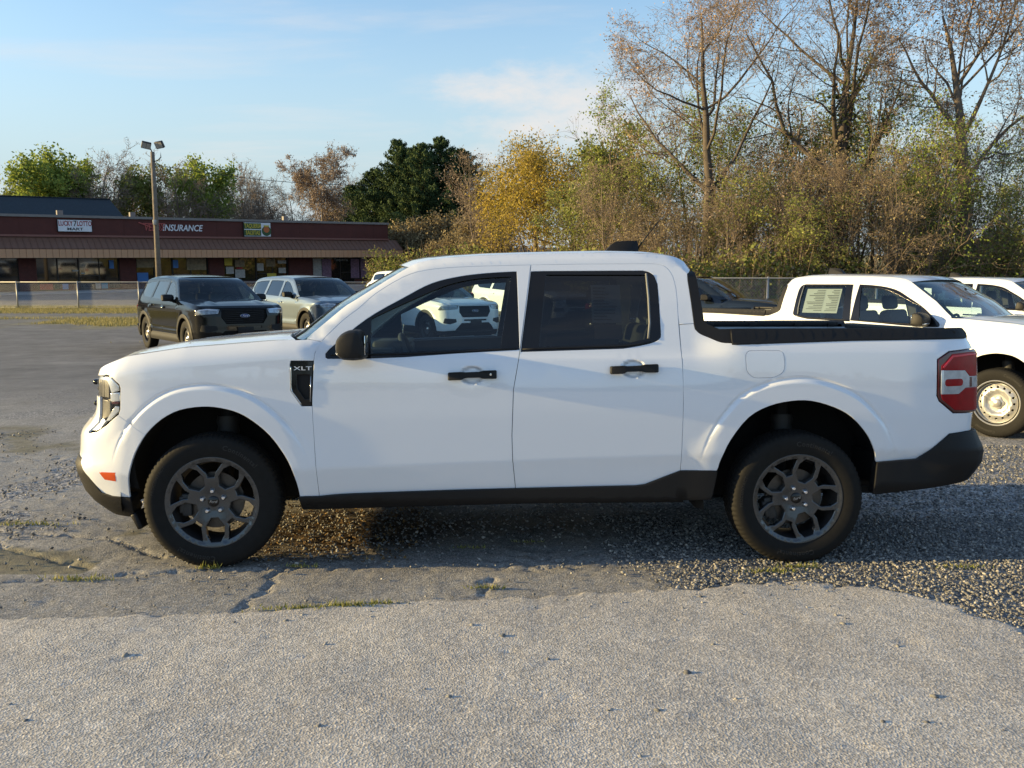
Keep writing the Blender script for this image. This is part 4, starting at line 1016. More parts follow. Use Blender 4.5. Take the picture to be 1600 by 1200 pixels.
    bi = lathe('badge_field', [(0, -.003), (.98, -.003), (1.0, 0)], 36, BADGEBLUE, bd, axis='z'); bi.scale = (.85, .85, 1); bi.location = (0, 0, -.0115)
    lettering('badge_lettering', 'Ford', lambda x, y, d: (y / .042 * -1 * .8, -x / .105 * .8, -.0165 - d), WHITEPRINT, bd, size=.075, depth=.001, shear=.35)
    # bonnet, windscreen, roof, tail
    E_ = S_V(np.array([(u, zt(u)) for u in np.arange(.36, -.90, -.05)]))
    edge = [(p[0], p[1] + .006) for p in E_ if abs(p[1]) > .80]
    fr = [(float(v_hf(y)), y) for y in np.linspace(-.78, .78, 21)]
    back = [(float(np.interp(abs(y), [0, .5, .85, .9], [.20, .25, .34, .37])), y) for y in np.linspace(.86, -.86, 13)]
    hS = lambda P: np.stack([P[:, 0], P[:, 1], v_hz(P[:, 0], P[:, 1])], -1)
    panel('hood', hS, edge + fr + [(x, -y) for x, y in edge[::-1]] + back, VPAINT, root, res=.07, flange=.03, cham=.006, extra=[(v_hf(y) + n, y) for y in np.linspace(-.8, .8, 25) for n in (.015, .035, .06, .1)])
    boxes('cowl', [((.40, 0, 1.125), (.34, 1.70, .03))], CLAD, root, bevel=.008)
    Ax = np.linspace(.40, 1.32, 12); Ed = S_V(np.stack([Ax, np.interp(Ax, VCON[:, 0], VCON[:, 1])], -1)); T = np.linspace(-1, 1, 19)
    W = [[(e[0] - .15 * (1 - t * t) ** .8 * (1 - .3 * i / 11), -e[1] * t, e[2] + .016 * (1 - t * t)) for t in T] for i, e in enumerate(Ed)]
    ws = grid_obj('windshield', W, VGLASS, root)
    ws.data.flip_normals()
    boxes('sensor_box', [((1.20, 0, 1.60), (.16, .22, .05))], CLAD, ws, bevel=.01)
    Rx = np.concatenate([np.linspace(1.32, 3.6, 18), np.linspace(3.66, 3.86, 5)]); Er = S_V(np.stack([Rx, np.interp(Rx, VCON[:, 0], VCON[:, 1])], -1))
    TT = np.concatenate([np.linspace(-1, -.75, 7), np.linspace(-.65, .65, 11), np.linspace(.75, 1, 7)])
    R = []
    for i, e in enumerate(Er):
        k = sst(2.2, 1.32, Rx[i]); kr = sst(3.4, 3.86, Rx[i])
        R.append([(e[0] - .105 * (1 - t * t) ** .8 * k + .06 * kr * (1 - t * t), -(abs(e[1]) - .002) * -t * -1, e[2] + .035 * (1 - abs(t) ** 2.6)) for t in TT])
    grid_obj('roof', R, VPAINT, root).data.flip_normals()
    grid_obj('headliner', [[(p[0], p[1] * .97, p[2] - .04) for p in row[::2]] for row in R[::2]], HEADLINER, root)
    er = Er[-1]
    bk = [[(x, t * y, z) for t in np.linspace(-1, 1, 9)] for x, z, y in ((er[0], er[2], abs(er[1])), (3.97, 1.42, .70), (4.06, 1.16, .78))]
    grid_obj('rear_window', bk, VPRIV, root)
    wrap('tailgate', [(4.05, .62), (VUR, .62), (VUR, 1.16), (4.05, 1.14)], VPAINT, SVI(.004), res=.09)
    wrap('rear_bumper', [(3.52, .46), (3.90, .55), (4.10, .61), (VUR, .61), (VUR, .30), (3.9, .27), (3.50, .28)], CLAD, SVI(-.02), res=.08, flange=.05)
    # dark inside
    boxes('underbody', [((1.5, 0, .36), (4.6, .96, .18)), ((1.5, 0, .36), (1.9, 1.80, .14)), ((3.72, 0, .45), (.4, 1.6, .18)), ((-.62, 0, .42), (.2, 1.5, .18))], DARK, root)
    loopI = [(-.42, .42), (-.42, .93), (.5, 1.05), (3.9, 1.05), (3.9, .5)] + [(3.54, .5)] + circ(VR, .48, .25, math.pi - .1, 14) + [(2.5, .42), (.52, .42)] + circ(VF, .48, .08, math.pi - .3, 14)
    panel('inner_shell', SVI(.05), loopI, DARK, root, res=.15, flange=0, **A)
    boxes('dashboard', [((.85, 0, 1.02), (.5, 1.70, .20))], TRIMDARK, root, bevel=.04)
    th = np.linspace(0, 2 * math.pi, 21); ax_ = Matrix.Rotation(math.radians(-24), 3, 'Y')
    tube('steering_wheel', [tuple(Vector((1.15, -.42, 1.10)) + ax_ @ Vector((0, .185 * math.cos(t), .185 * math.sin(t)))) for t in th], .017, TRIMDARK, root, 6)
    for y in (-.42, .42):
        for x in (1.65, 2.6):
            st = boxes('seat', [((x - .15, y, .75), (.5, .5, .16)), ((x + .12, y, 1.02), (.14, .5, .55), Matrix.Rotation(.2, 3, 'Y'))], SEATM, root, bevel=.04)
            boxes('headrest', [((x + .22, y, 1.385), (.10, .26, .17), Matrix.Rotation(.15, 3, 'Y'))], SEATM, st, bevel=.035)
    boxes('cabin_floor', [((1.9, 0, .60), (3.3, 1.8, .04))], TRIMDARK, root)
    boxes('engine_bay', [((-.15, 0, .80), (1.1, .90, .40))], DARK, root)
    return root
# ground height: plane under the pickup, then easing into the flat
GY = np.array([(-200, 1.1), (-60, 1.0), (-20, .75), (-8, .392), (0, 0), (7.5, -.3675), (9.5, -.455), (15, -.63), (20, -.78), (27, -.97), (41, -1.03), (60, -.97), (120, -.95), (3000, -.95)])
def ground_z(y): return np.interp(y, GY[:, 0], GY[:, 1])
def stand(X, Y, yaw, dz=0.0):
    s = float((ground_z(Y + 1.0) - ground_z(Y - 1.0)) / 2)
    return Matrix.Translation((X, Y, float(ground_z(Y)) + dz)) @ Matrix.Rotation(math.atan(s), 4, 'X') @ Matrix.Rotation(yaw, 4, 'Z')
def pose(o, M):
    l, q, _ = M.decompose(); o.location = l; o.rotation_euler = q.to_euler()
# two more pickups with plain steel wheels
steel = make_steel()
def steel_wheels(root, first):
    for i, (x, s) in enumerate(((0, 1), (3.076, 1), (0, -1), (3.076, -1))):
        w = steel if (first and i == 0) else copy_tree(steel)
        put(w, root, (x, -s * .800, .342), 0 if s > 0 else math.pi)
p2 = copy_tree(pickup, None, {}, ('wheel', 'model_badge', 'fender_vent', 'vent_recess', 'price_sticker', 'sticker_card'))
for k in ('fender_vent', 'vent_recess'):
    for ch in pickup.children:
        if ch.name.split('.')[0] == k:
            c = ch.copy(); COL.objects.link(c); c.parent = p2
stickers(p2, -1, True)
for ch in list(p2.children_recursive):       # its rear side windows are only lightly tinted
    if ch.type == 'MESH' and ch.name.startswith('window_glass'):
        for s in ch.material_slots: s.link = 'OBJECT'; s.material = GLASSC
steel_wheels(p2, True)
pose(p2, stand(5.56, 9.52, 2.300))
tag(p2, 'white pickup truck with silver steel wheels and a price sticker in its rear side window', 'pickup truck')
p3 = copy_tree(p2)
pose(p3, stand(9.82, 15.17, 2.300))
for ch in list(p3.children):
    if ch.name.startswith(('price_sticker', 'sticker_card')):
        for g in ch.children: bpy.data.objects.remove(g)
        bpy.data.objects.remove(ch)
tag(p3, 'white pickup truck showing over the hood of the pickup with the price sticker', 'pickup truck')
# sport utility vehicles
suv = build_suv()
vw = make_steel(VWHEEL, CHROME, nh=9, letters=False, R=.385, rin=.236)
for i, (x, s) in enumerate(((0, 1), (3.025, 1), (0, -1), (3.025, -1))):
    put(vw if i == 0 else copy_tree(vw), suv, (x, -s * .865, .378), 0 if s > 0 else math.pi)
pose(suv, stand(-6.18, 19.6, math.radians(127)))
tag(suv, 'black sport utility vehicle with black steel wheels parked beside the silver one', 'suv')
def suv_copy(paint, M, label):
    o = copy_tree(suv, None, {'suv_paint': paint}); pose(o, M); tag(o, label, 'suv'); return o
SILVER = mat('silver_paint', (0.17, 0.215, 0.26), rough=0.28, metal=0.55, coat=0.6)
GREYP = mat('slate_paint', (0.012, 0.018, 0.028), rough=0.2, metal=0.2, coat=0.3)
suv_copy(SILVER, stand(-4.68, 24.2, math.radians(129)), 'silver sport utility vehicle parked next to the black one')
suv_copy(PAINT, stand(-1.52, 24.4, math.radians(127), -.06), 'white sport utility vehicle seen through the front door window of the XLT pickup')
suv_copy(PAINT, stand(1.6, 30.0, math.radians(127)), 'white sport utility vehicle parked just behind another white one')
suv_copy(PAINT, stand(-3.3, 37.5, math.radians(127)), 'white sport utility vehicle showing only its roof beyond the silver one')
suv_copy(GREYP, stand(5.7, 20.8, math.radians(150)), 'slate grey sport utility vehicle by the chain-link fence, seen over the pickup bed')

# ------------------------------------------------------------------ noise on grids
def vnoise(x, y, scale, seed):
    """smooth value noise, 0..1"""
    rs = np.random.RandomState(seed); T = rs.rand(256, 256)
    X, Y = np.asarray(x) * scale, np.asarray(y) * scale
    xi, yi = np.floor(X).astype(int), np.floor(Y).astype(int); fx, fy = X - xi, Y - yi
    fx, fy = fx * fx * (3 - 2 * fx), fy * fy * (3 - 2 * fy)
    g = lambda a, b: T[a & 255, b & 255]
    return (g(xi, yi) * (1 - fx) + g(xi + 1, yi) * fx) * (1 - fy) + (g(xi, yi + 1) * (1 - fx) + g(xi + 1, yi + 1) * fx) * fy
def fbm(x, y, scale, seed, o=4):
    s, a, t = 0, 1.0, 0
    for k in range(o): s = s + a * vnoise(x, y, scale * 2 ** k, seed + k); t += a; a *= .55
    return s / t
def dist_line(X, Y, pts):
    """distance to an open polyline"""
    d = np.full(np.shape(X), 1e9)
    for (x0, y0), (x1, y1) in zip(pts, pts[1:]):
        dx, dy = x1 - x0, y1 - y0; t = np.clip(((X - x0) * dx + (Y - y0) * dy) / (dx * dx + dy * dy + 1e-12), 0, 1)
        d = np.minimum(d, np.hypot(X - x0 - t * dx, Y - y0 - t * dy))
    return d
# ------------------------------------------------------------------ the ground
SEAM_XY = np.array([(-60, 2.6), (-8, 3.2), (-4, 3.55), (-2.207, 3.748), (-1.672, 3.786), (-1.133, 3.85), (-0.583, 3.966), (0.0, 4.035), (0.449, 4.079), (0.918, 4.172), (1.408, 4.268), (1.713, 4.228), (1.947, 4.059), (2.054, 3.826), (2.144, 3.636), (2.4, 3.2), (2.9, 2.4), (3.4, 1.0), (4.5, -3), (8, -12), (60, -90)])
CRACKS = [[(-1.215, 4.55), (-1.235, 4.40), (-1.19, 4.26), (-1.20, 4.12), (-1.235, 4.0), (-1.25, 3.86)], [(-6, 4.15), (-2.6, 4.26), (-2.09, 4.37), (-1.65, 4.47), (-1.30, 4.49)], [(.92, 4.15), (1.02, 4.30), (1.0, 4.45)], [(1.35, 4.26), (1.30, 4.42), (1.42, 4.55)],
          [(-.12, 4.05), (-.14, 4.2), (-.10, 4.36)], [(-5.5, 6.2), (-3.9, 5.6), (-3.1, 5.25), (-2.4, 5.1), (-1.9, 4.7)], [(-3.3, 5.4), (-2.9, 4.9), (-2.2, 4.5)], [(-4.5, 7.6), (-3.4, 7.9), (-2.7, 7.2), (-2.5, 6.4)]]
def alligator(X, Y):
    """distance to the edges of a rough cell pattern (crazed old asphalt)"""
    rs = np.random.RandomState(7); n = 120
    P = np.stack([rs.uniform(-1.4, 1.6, n), rs.uniform(4.45, 5.4, n)], 1)
    sh = np.shape(X); x, y = X.ravel(), Y.ravel()
    d1 = np.full(x.shape, 9.0); d2 = d1.copy()
    for p in P:
        d = np.hypot(x - p[0], (y - p[1]) * 1.1); m = d < d1
        d2 = np.where(m, d1, np.minimum(d2, d)); d1 = np.where(m, d, d1)
    return (d2 - d1).reshape(sh)
def ground_masks(X, Y):
    jit = (fbm(X, Y, 9, 3) - .5) * (.09 + .16 * sst(.9, 1.5, X)) + (fbm(X, Y, 38, 4, 2) - .5) * .05
    seam = np.interp(X, SEAM_XY[:, 0], SEAM_XY[:, 1]) + jit
    light = sst(.006, -.006, Y - seam)
    n = fbm(X, Y, 1.7, 11); n2 = fbm(X, Y, 5.0, 21)
    gr = sst(.35, 1.25, X + (n - .5) * 1.1 + .25 * (Y - 4.4)) * (1 - light)
    gr = np.maximum(gr, sst(.50, .62, n + .10 * sst(5, 9, Y) - .06 * sst(-3, -6, X)) * (1 - light) * sst(4.6, 5.6, Y) * (X < -1.2))
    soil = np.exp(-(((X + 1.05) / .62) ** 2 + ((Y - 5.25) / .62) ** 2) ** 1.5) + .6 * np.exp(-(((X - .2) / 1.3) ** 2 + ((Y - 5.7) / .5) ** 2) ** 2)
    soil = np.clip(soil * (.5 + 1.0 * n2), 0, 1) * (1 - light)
    far = sst(9, 15, Y)
    grass = sst(.47, .60, fbm(X, Y, .22, 31) + .16 * sst(24, 27, Y) * sst(-9, -13, X) - .08) * sst(22, 25, Y) * (1 - sst(33.5, 35, Y)) * sst(-8.5, -12, X)
    grass = np.maximum(grass, sst(36.5, 37.5, Y) * (1 - sst(41.8, 42.8, Y)) * sst(-3, -5, X))
    grass = np.maximum(grass, sst(22.5, 25, Y) * sst(1, 3, X) * .9)
    grass = np.maximum(grass, sst(46, 50, Y) * sst(-8, -5, X))
    tuft = sst(.60, .68, fbm(X, Y, 1.1, 41)) * (1 - light) * (Y > 4.4) * (Y < 12) * (X < -2.2) * .7
    return light, gr, soil, far, np.clip(grass, 0, 1), tuft
def build_ground():
    def axis(lo, hi, step, a, b, k):
        c = list(np.arange(lo, hi, step)); s = step; x = c[-1]
        while x < b: s *= k; x += s; c.append(x)
        s = step; x = c[0]
        while x > a: s *= k; x -= s; c.insert(0, x)
        return np.array(c)
    xs = axis(-4.0, 4.6, .020, -900, 900, 1.09); ys = axis(2.1, 7.0, .019, -120, 2200, 1.085)
    X, Y = np.meshgrid(xs, ys)
    light, gr, soil, far, grass, tuft = ground_masks(X, Y)
    Z = ground_z(Y)
    near = (np.abs(X) < 9) & (Y > 0) & (Y < 14)
    h = (fbm(X, Y, 2.2, 51) - .5) * .012 + (fbm(X, Y, 17, 61, 3) - .5) * .004
    h += light * .004 + (1 - light) * -.008
    h += (1 - light) * (fbm(X, Y, 24, 71, 2) - .5) * .005 + gr * (fbm(X, Y, 40, 81, 1) - .5) * .012
    rs = np.random.RandomState(44)
    for _ in range(70):                                   # small pits and scars in the newer asphalt
        px, py, a, l, w = rs.uniform(-2.4, 2.8), rs.uniform(2.2, 4.1), rs.uniform(-.7, .7), rs.uniform(.012, .05), rs.uniform(.006, .014)
        q = (np.abs(X - px) < .16) & (np.abs(Y - py) < .16); dx, dy = X[q] - px, Y[q] - py
        h[q] -= .007 * light[q] * np.exp(-((dx * math.cos(a) + dy * math.sin(a)) / l) ** 2 - ((dy * math.cos(a) - dx * math.sin(a)) / w) ** 2)
    sd = np.abs(Y - (np.interp(X, SEAM_XY[:, 0], SEAM_XY[:, 1]) + (fbm(X, Y, 9, 3) - .5) * (.09 + .16 * sst(.9, 1.5, X))))
    h -= .010 * np.exp(-(sd / .016) ** 2) * sst(.35, .6, fbm(X, Y, 2.5, 91))
    for c in CRACKS:
        cx = X + (fbm(X, Y, 14, 95) - .5) * .10; cy = Y + (fbm(X, Y, 14, 96) - .5) * .10
        h -= .018 * np.exp(-(dist_line(cx, cy, c) / .015) ** 2)
    box = (X > -1.6) & (X < 1.8) & (Y > 4.35) & (Y < 5.5)
    al = np.zeros_like(X); Xs = X[box] + (fbm(X, Y, 11, 97) - .5)[box] * .12; Ys = Y[box] + (fbm(X, Y, 11, 98) - .5)[box] * .12
    al[box] = np.exp(-(alligator(Xs, Ys) / .016) ** 2) * sst(.3, .6, fbm(X, Y, 3, 99)[box])
    h -= .014 * al * sst(4.42, 4.52, Y) * (1 - sst(5.2, 5.45, Y)) * (1 - sst(1.2, 1.7, X))
    Z = Z + np.where(near, h, 0) * np.clip(sst(9, 7, np.abs(X)) * sst(14, 11, Y), 0, 1) - .004
    a, b = X.shape
    i = np.arange(a - 1)[:, None]; j = np.arange(b - 1)[None]
    F = np.stack([i * b + j, i * b + j + 1, (i + 1) * b + j + 1, (i + 1) * b + j], -1).reshape(-1, 4)
    m, nt, N, L, bs = nodes_of('ground_surface')
    o = mesh_obj('ground', np.stack([X, Y, Z], -1).reshape(-1, 3), F, m, None, True)
    for nm, v in (('light', light), ('gravel', gr), ('soil', soil), ('far', far), ('grass', grass), ('tuft', tuft)):
        o.data.attributes.new(nm, 'FLOAT', 'POINT').data.foreach_set('value', v.astype(np.float32).ravel())
    A = lambda n: (lambda q: (setattr(q, 'attribute_name', n), q.outputs['Fac'])[1])(N.new('ShaderNodeAttribute'))
    geo = N.new('ShaderNodeNewGeometry')
    def noise(sc, det=5, ro=.6):
        q = N.new('ShaderNodeTexNoise'); q.inputs['Scale'].default_value = sc; q.inputs['Detail'].default_value = det; q.inputs['Roughness'].default_value = ro
        L.new(geo.outputs['Position'], q.inputs['Vector']); return q.outputs[0]
    def voro(sc, out='Color'):
        q = N.new('ShaderNodeTexVoronoi'); q.inputs['Scale'].default_value = sc; L.new(geo.outputs['Position'], q.inputs['Vector']); return q.outputs[out]
    def ramp(f, stops):
        q = N.new('ShaderNodeValToRGB'); e = q.color_ramp.elements
        e[0].position, e[0].color = stops[0][0], (*stops[0][1], 1); e[1].position, e[1].color = stops[-1][0], (*stops[-1][1], 1)
        for p, c in stops[1:-1]: k = e.new(p); k.color = (*c, 1)
        L.new(f, q.inputs[0]); return q.outputs[0]
    def mix(f, a, b_, mode='MIX'):
        q = N.new('ShaderNodeMixRGB'); q.blend_type = mode
        if isinstance(f, float): q.inputs[0].default_value = f
        else: L.new(f, q.inputs[0])
        for k, v in ((1, a), (2, b_)):
            if isinstance(v, tuple): q.inputs[k].default_value = (*v, 1)
            else: L.new(v, q.inputs[k])
        return q.outputs[0]
    def bw(c): q = N.new('ShaderNodeRGBToBW'); L.new(c, q.inputs[0]); return q.outputs[0]
    agg = bw(voro(125)); agg2 = bw(voro(70)); big = noise(1.1, 6); mid = noise(7, 6)
    c_light = ramp(agg, [(0.1, (.20, .193, .183)), (.35, (.36, .342, .317)), (.65, (.51, .482, .442)), (.92, (.80, .745, .67))])
    c_light = mix(0.28, c_light, ramp(mid, [(.3, (.30, .288, .27)), (.7, (.52, .495, .46))]))
    c_old = ramp(agg, [(.1, (.10, .099, .097)), (.4, (.23, .225, .216)), (.7, (.36, .35, .332)), (.95, (.62, .60, .56))])
    c_old = mix(0.4, c_old, ramp(mid, [(.3, (.19, .186, .179)), (.7, (.34, .331, .315))]))
    c_grav = ramp(agg2, [(.1, (.08, .083, .09)), (.5, (.23, .23, .235)), (.9, (.52, .50, .47))])
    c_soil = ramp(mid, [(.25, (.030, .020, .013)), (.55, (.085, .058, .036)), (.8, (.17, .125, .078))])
    c_far = ramp(noise(.9, 7, .7), [(.3, (.115, .118, .125)), (.7, (.21, .21, .215))])
    c_grass = ramp(noise(6, 6, .7), [(.3, (.12, .11, .05)), (.5, (.25, .225, .10)), (.75, (.40, .35, .17))])
    c_tuft = ramp(noise(12, 5), [(.3, (.09, .08, .045)), (.7, (.22, .20, .11))])
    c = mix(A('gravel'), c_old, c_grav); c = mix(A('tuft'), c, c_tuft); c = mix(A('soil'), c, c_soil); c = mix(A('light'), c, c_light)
    c = mix(A('far'), c, c_far); c = mix(A('grass'), c, c_grass)
    c = mix(0.5, c, ramp(big, [(.28, (.36, .36, .37)), (.72, (.66, .652, .64))]), 'OVERLAY'); c = mix(0.35, c, ramp(noise(3.1, 8, .7), [(.35, (.36, .36, .365)), (.65, (.62, .615, .61))]), 'OVERLAY')
    L.new(c, bs.inputs['Base Color']); bs.inputs['Roughness'].default_value = .92; bs.inputs['Specular IOR Level'].default_value = .25
    bp = N.new('ShaderNodeBump'); bp.inputs['Strength'].default_value = 0.9; bp.inputs['Distance'].default_value = .0021
    hgt = N.new('ShaderNodeMath'); hgt.operation = 'ADD'
    v1 = voro(125, 'Distance'); L.new(v1, hgt.inputs[0]); L.new(noise(90, 4), hgt.inputs[1])
    L.new(hgt.outputs[0], bp.inputs['Height']); L.new(bp.outputs[0], bs.inputs['Normal'])
    return tag(o, kind='structure')
build_ground()

def surf_z(x, y):
    return ground_z(y)
def scatter_mesh(name, pos, siz, seed, m, flat=.7):
    """many small angular stones in one mesh"""
    rs = np.random.RandomState(seed); n = len(pos)
    base = np.array([(1, 0, 0), (-1, 0, 0), (0, 1, 0), (0, -1, 0), (0, 0, 1), (0, 0, -1), (.6, .6, .55), (-.65, .5, -.5), (.5, -.65, .5), (-.5, -.6, .6)], float)
    tri = np.array([(0, 6, 4), (6, 2, 4), (2, 1, 4), (1, 9, 4), (9, 3, 4), (3, 8, 4), (8, 0, 4), (0, 2, 6), (1, 3, 9), (3, 0, 8), (2, 0, 5), (1, 2, 7), (2, 5, 7), (7, 5, 1), (3, 1, 5), (0, 3, 5)])
    V = base[None] * (1 + .35 * (rs.rand(n, 10, 1) - .5)) * np.stack([rs.uniform(.7, 1.3, n), rs.uniform(.6, 1.1, n), rs.uniform(.45, .8, n) * flat / .7], 1)[:, None] * siz[:, None, None]
    a = rs.rand(n) * 6.28; c, s = np.cos(a)[:, None], np.sin(a)[:, None]
    tl = rs.uniform(-.5, .5, n)[:, None]
    x, y, z = V[..., 0], V[..., 1], V[..., 2]
    x, z = x * np.cos(tl) - z * np.sin(tl), x * np.sin(tl) + z * np.cos(tl)
    V = np.stack([x * c - y * s, x * s + y * c, z], -1) + pos[:, None]
    F = (tri[None] + (np.arange(n) * 10)[:, None, None]).reshape(-1, 3)
    o = mesh_obj(name, V.reshape(-1, 3), F, m)
    o.data.attributes.new('tint', 'FLOAT', 'POINT').data.foreach_set('value', np.repeat(rs.rand(n), 10).astype(np.float32))
    return o
def tint_mat(name, stops, rough=.9, trans=0.0):
    m, nt, N, L, b = nodes_of(name)
    at = N.new('ShaderNodeAttribute'); at.attribute_name = 'tint'
    r = N.new('ShaderNodeValToRGB'); e = r.color_ramp.elements
    e[0].position, e[0].color = stops[0][0], (*stops[0][1], 1); e[1].position, e[1].color = stops[-1][0], (*stops[-1][1], 1)
    for p, c in stops[1:-1]: k = e.new(p); k.color = (*c, 1)
    L.new(at.outputs['Fac'], r.inputs[0]); L.new(r.outputs[0], b.inputs['Base Color'])
    b.inputs['Roughness'].default_value = rough; b.inputs['Specular IOR Level'].default_value = .25
    if trans:
        t = N.new('ShaderNodeBsdfTranslucent'); L.new(r.outputs[0], t.inputs['Color'])
        mx = N.new('ShaderNodeMixShader'); mx.inputs[0].default_value = trans
        L.new(b.outputs[0], mx.inputs[1]); L.new(t.outputs[0], mx.inputs[2]); L.new(mx.outputs[0], N['Material Output'].inputs['Surface'])
    return m
STONE = tint_mat('gravel_stone', [(0, (.10, .10, .105)), (.45, (.185, .184, .182)), (.85, (.27, .262, .248)), (1, (.46, .43, .39))])
def build_gravel():
    rs = np.random.RandomState(5); P = []
    def field(n, x0, x1, y0, y1, fn, smin, smax):
        x, y = rs.uniform(x0, x1, n), rs.uniform(y0, y1, n); k = rs.rand(n) < fn(x, y)
        s = smin + (smax - smin) * rs.rand(n) ** 2.6
        P.append((x[k], y[k], s[k]))
    gm = lambda x, y: ground_masks(x, y)[1]
    field(36000, .5, 4.2, 3.3, 5.6, lambda x, y: gm(x, y) ** 1.5, .004, .013)
    field(20000, 1.5, 6.5, 4.6, 8.4, lambda x, y: gm(x, y), .006, .015)
    field(9000, -6.5, -1.0, 4.4, 9.5, lambda x, y: .15 + .5 * gm(x, y), .006, .016)
    field(9000, -1.8, 1.9, 4.5, 6.4, lambda x, y: .12 + .8 * ground_masks(x, y)[2], .005, .013)
    field(1500, -3.0, 3.2, 3.7, 4.6, lambda x, y: .25 + 0 * x, .004, .011)
    field(260, -2.4, 2.8, 2.1, 4.0, lambda x, y: .45 + 0 * x, .004, .011)
    field(7000, .6, 3.0, 3.0, 4.4, lambda x, y: .9 * np.exp(-np.abs(y - np.interp(x, SEAM_XY[:, 0], SEAM_XY[:, 1])) / .07) * sst(.6, 1.4, x), .003, .010)
    field(80, -2.3, 2.6, 2.3, 4.0, lambda x, y: .4 + 0 * x, .010, .018)
    x, y, s = (np.concatenate([p[i] for p in P]) for i in range(3))
    pos = np.stack([x, y, surf_z(x, y) - .004 + s * .25], 1)
    tag(scatter_mesh('gravel', pos, s, 9, STONE), 'loose grey gravel strewn over the worn lot', 'gravel', kind='stuff')
build_gravel()
def blades(name, x, y, h, w, seed, m, z=None, lean=.5):
    rs = np.random.RandomState(seed); n = len(x)
    z = surf_z(x, y) - .006 if z is None else z
    a = rs.rand(n) * 6.28; l = rs.uniform(0, lean, n) * h; la = rs.rand(n) * 6.28
    dx, dy = np.cos(a) * w / 2, np.sin(a) * w / 2
    b0 = np.stack([x - dx, y - dy, z], 1); b1 = np.stack([x + dx, y + dy, z], 1); t = np.stack([x + l * np.cos(la), y + l * np.sin(la), z + h], 1)
    V = np.stack([b0, b1, t], 1).reshape(-1, 3)
    o = mesh_obj(name, V, np.arange(3 * n).reshape(-1, 3), m)
    o.data.attributes.new('tint', 'FLOAT', 'POINT').data.foreach_set('value', np.repeat(rs.rand(n), 3).astype(np.float32))
    return o
GRASSM = tint_mat('dry_grass', [(0, (.16, .15, .055)), (.5, (.30, .27, .11)), (1, (.46, .40, .19))], .8, .3)
WEEDM = tint_mat('weed_leaf', [(0, (.13, .16, .04)), (.6, (.28, .29, .08)), (1, (.46, .40, .16))], .7, .3)
def build_grass():
    rs = np.random.RandomState(12); n = 90000
    x, y = rs.uniform(-24, -8, n), rs.uniform(22, 43, n); k = rs.rand(n) < ground_masks(x, y)[4] ** 2; x, y = x[k], y[k]
    n2 = 26000; x2, y2 = rs.uniform(2, 16, n2), rs.uniform(22.5, 27, n2)
    x, y = np.concatenate([x, x2]), np.concatenate([y, y2])
    tag(blades('grass', x, y, rs.uniform(.04, .12, len(x)), .025, 13, GRASSM), 'short dry grass on the verge by the chain-link fences', 'grass', kind='stuff')
    X, Y, H = [], [], []
    for cx, cy, sp, num, hh in [(-1.05, 3.87, .08, 70, .022), (-.91, 3.885, .06, 90, .028), (-.74, 3.905, .06, 170, .036), (-.60, 3.94, .05, 80, .03), (-.12, 4.17, .05, 60, .03), (1.33, 4.42, .08, 120, .03), (1.50, 4.50, .06, 90, .035), (-1.58, 4.49, .03, 60, .05), (-1.12, 4.52, .05, 60, .025), (-2.16, 4.30, .09, 120, .035), (-.23, 4.88, .06, 60, .02), (2.35, 4.5, .07, 80, .03), (-3.0, 5.4, .12, 120, .03), (.10, 5.0, .06, 40, .02)]:
        X += list(cx + rs.randn(num) * sp); Y += list(cy + rs.randn(num) * sp * .18); H += list(rs.uniform(.3, 1, num) * hh)
    tag(blades('weeds', np.array(X), np.array(Y), np.array(H), .008, 14, WEEDM, lean=1.0), 'small weeds sprouting from the cracks in the asphalt', 'weeds', kind='stuff')
    n = 900; x, y = rs.uniform(-1.7, -.55, n), rs.uniform(4.6, 6.0, n)
    o = blades('leaf_litter', x, y, rs.uniform(.004, .02, n), .022, 15, tint_mat('dead_leaf', [(0, (.05, .03, .015)), (.6, (.16, .10, .045)), (1, (.34, .22, .09))], .8, .2), lean=1.6)
    tag(o, 'brown leaf litter lying under the XLT pickup', 'leaves', kind='stuff')
build_grass()

# ------------------------------------------------------------------ strip of shops
MAROON = mat('maroon_fascia', (.085, .020, .015), rough=.75, vary=.15, vscale=2)
BRICK = mat('maroon_wall', (.080, .022, .016), rough=.85, vary=.25, vscale=6)
COPING = mat('grey_coping', (.20, .185, .175), rough=.6, vary=.15, vscale=3)
TRIMP = mat('pink_trim', (.22, .095, .075), rough=.7)
AWN = mat('awning_metal', (.17, .085, .055), rough=.5, vary=.25, vscale=1.2)
VAL = mat('awning_valance', (.54, .29, .155), rough=.5, vary=.12, vscale=1.5)
FRAME = mat('bronze_frame', (.020, .015, .012), rough=.5)
SHOPGLASS = mat('shop_glass', (.010, .010, .010), rough=.04, spec=.9, coat=.5)
ROOFSH = mat('blue_shingle', (.022, .032, .042), rough=.9, vary=.3, vscale=7, bump=.02, bscale=14)
CONC = mat('concrete_walk', (.30, .31, .33), rough=.9, vary=.12, vscale=2)
SIGNW = mat('sign_white', (.70, .72, .76), rough=.5)
SIGNB = mat('sign_frame', (.012, .012, .012), rough=.5)
SRED = mat('sign_red', (.28, .012, .020), rough=.5); SBLK = mat('sign_black', (.012, .012, .014), rough=.5)
SREDL = mat('sign_light_red', (.42, .08, .07), rough=.5)
SYEL = mat('sign_yellow', (.52, .42, .05), rough=.5); SGRN = mat('sign_green', (.03, .085, .03), rough=.5); SORG = mat('sign_orange', (.50, .14, .04), rough=.5)
SBLUE = mat('sign_blue', (.04, .16, .42), rough=.5); STEAL = mat('poster_teal', (.04, .22, .36), rough=.6); SPAP = mat('poster_paper', (.36, .35, .32), rough=.7, vary=.4, vscale=9)
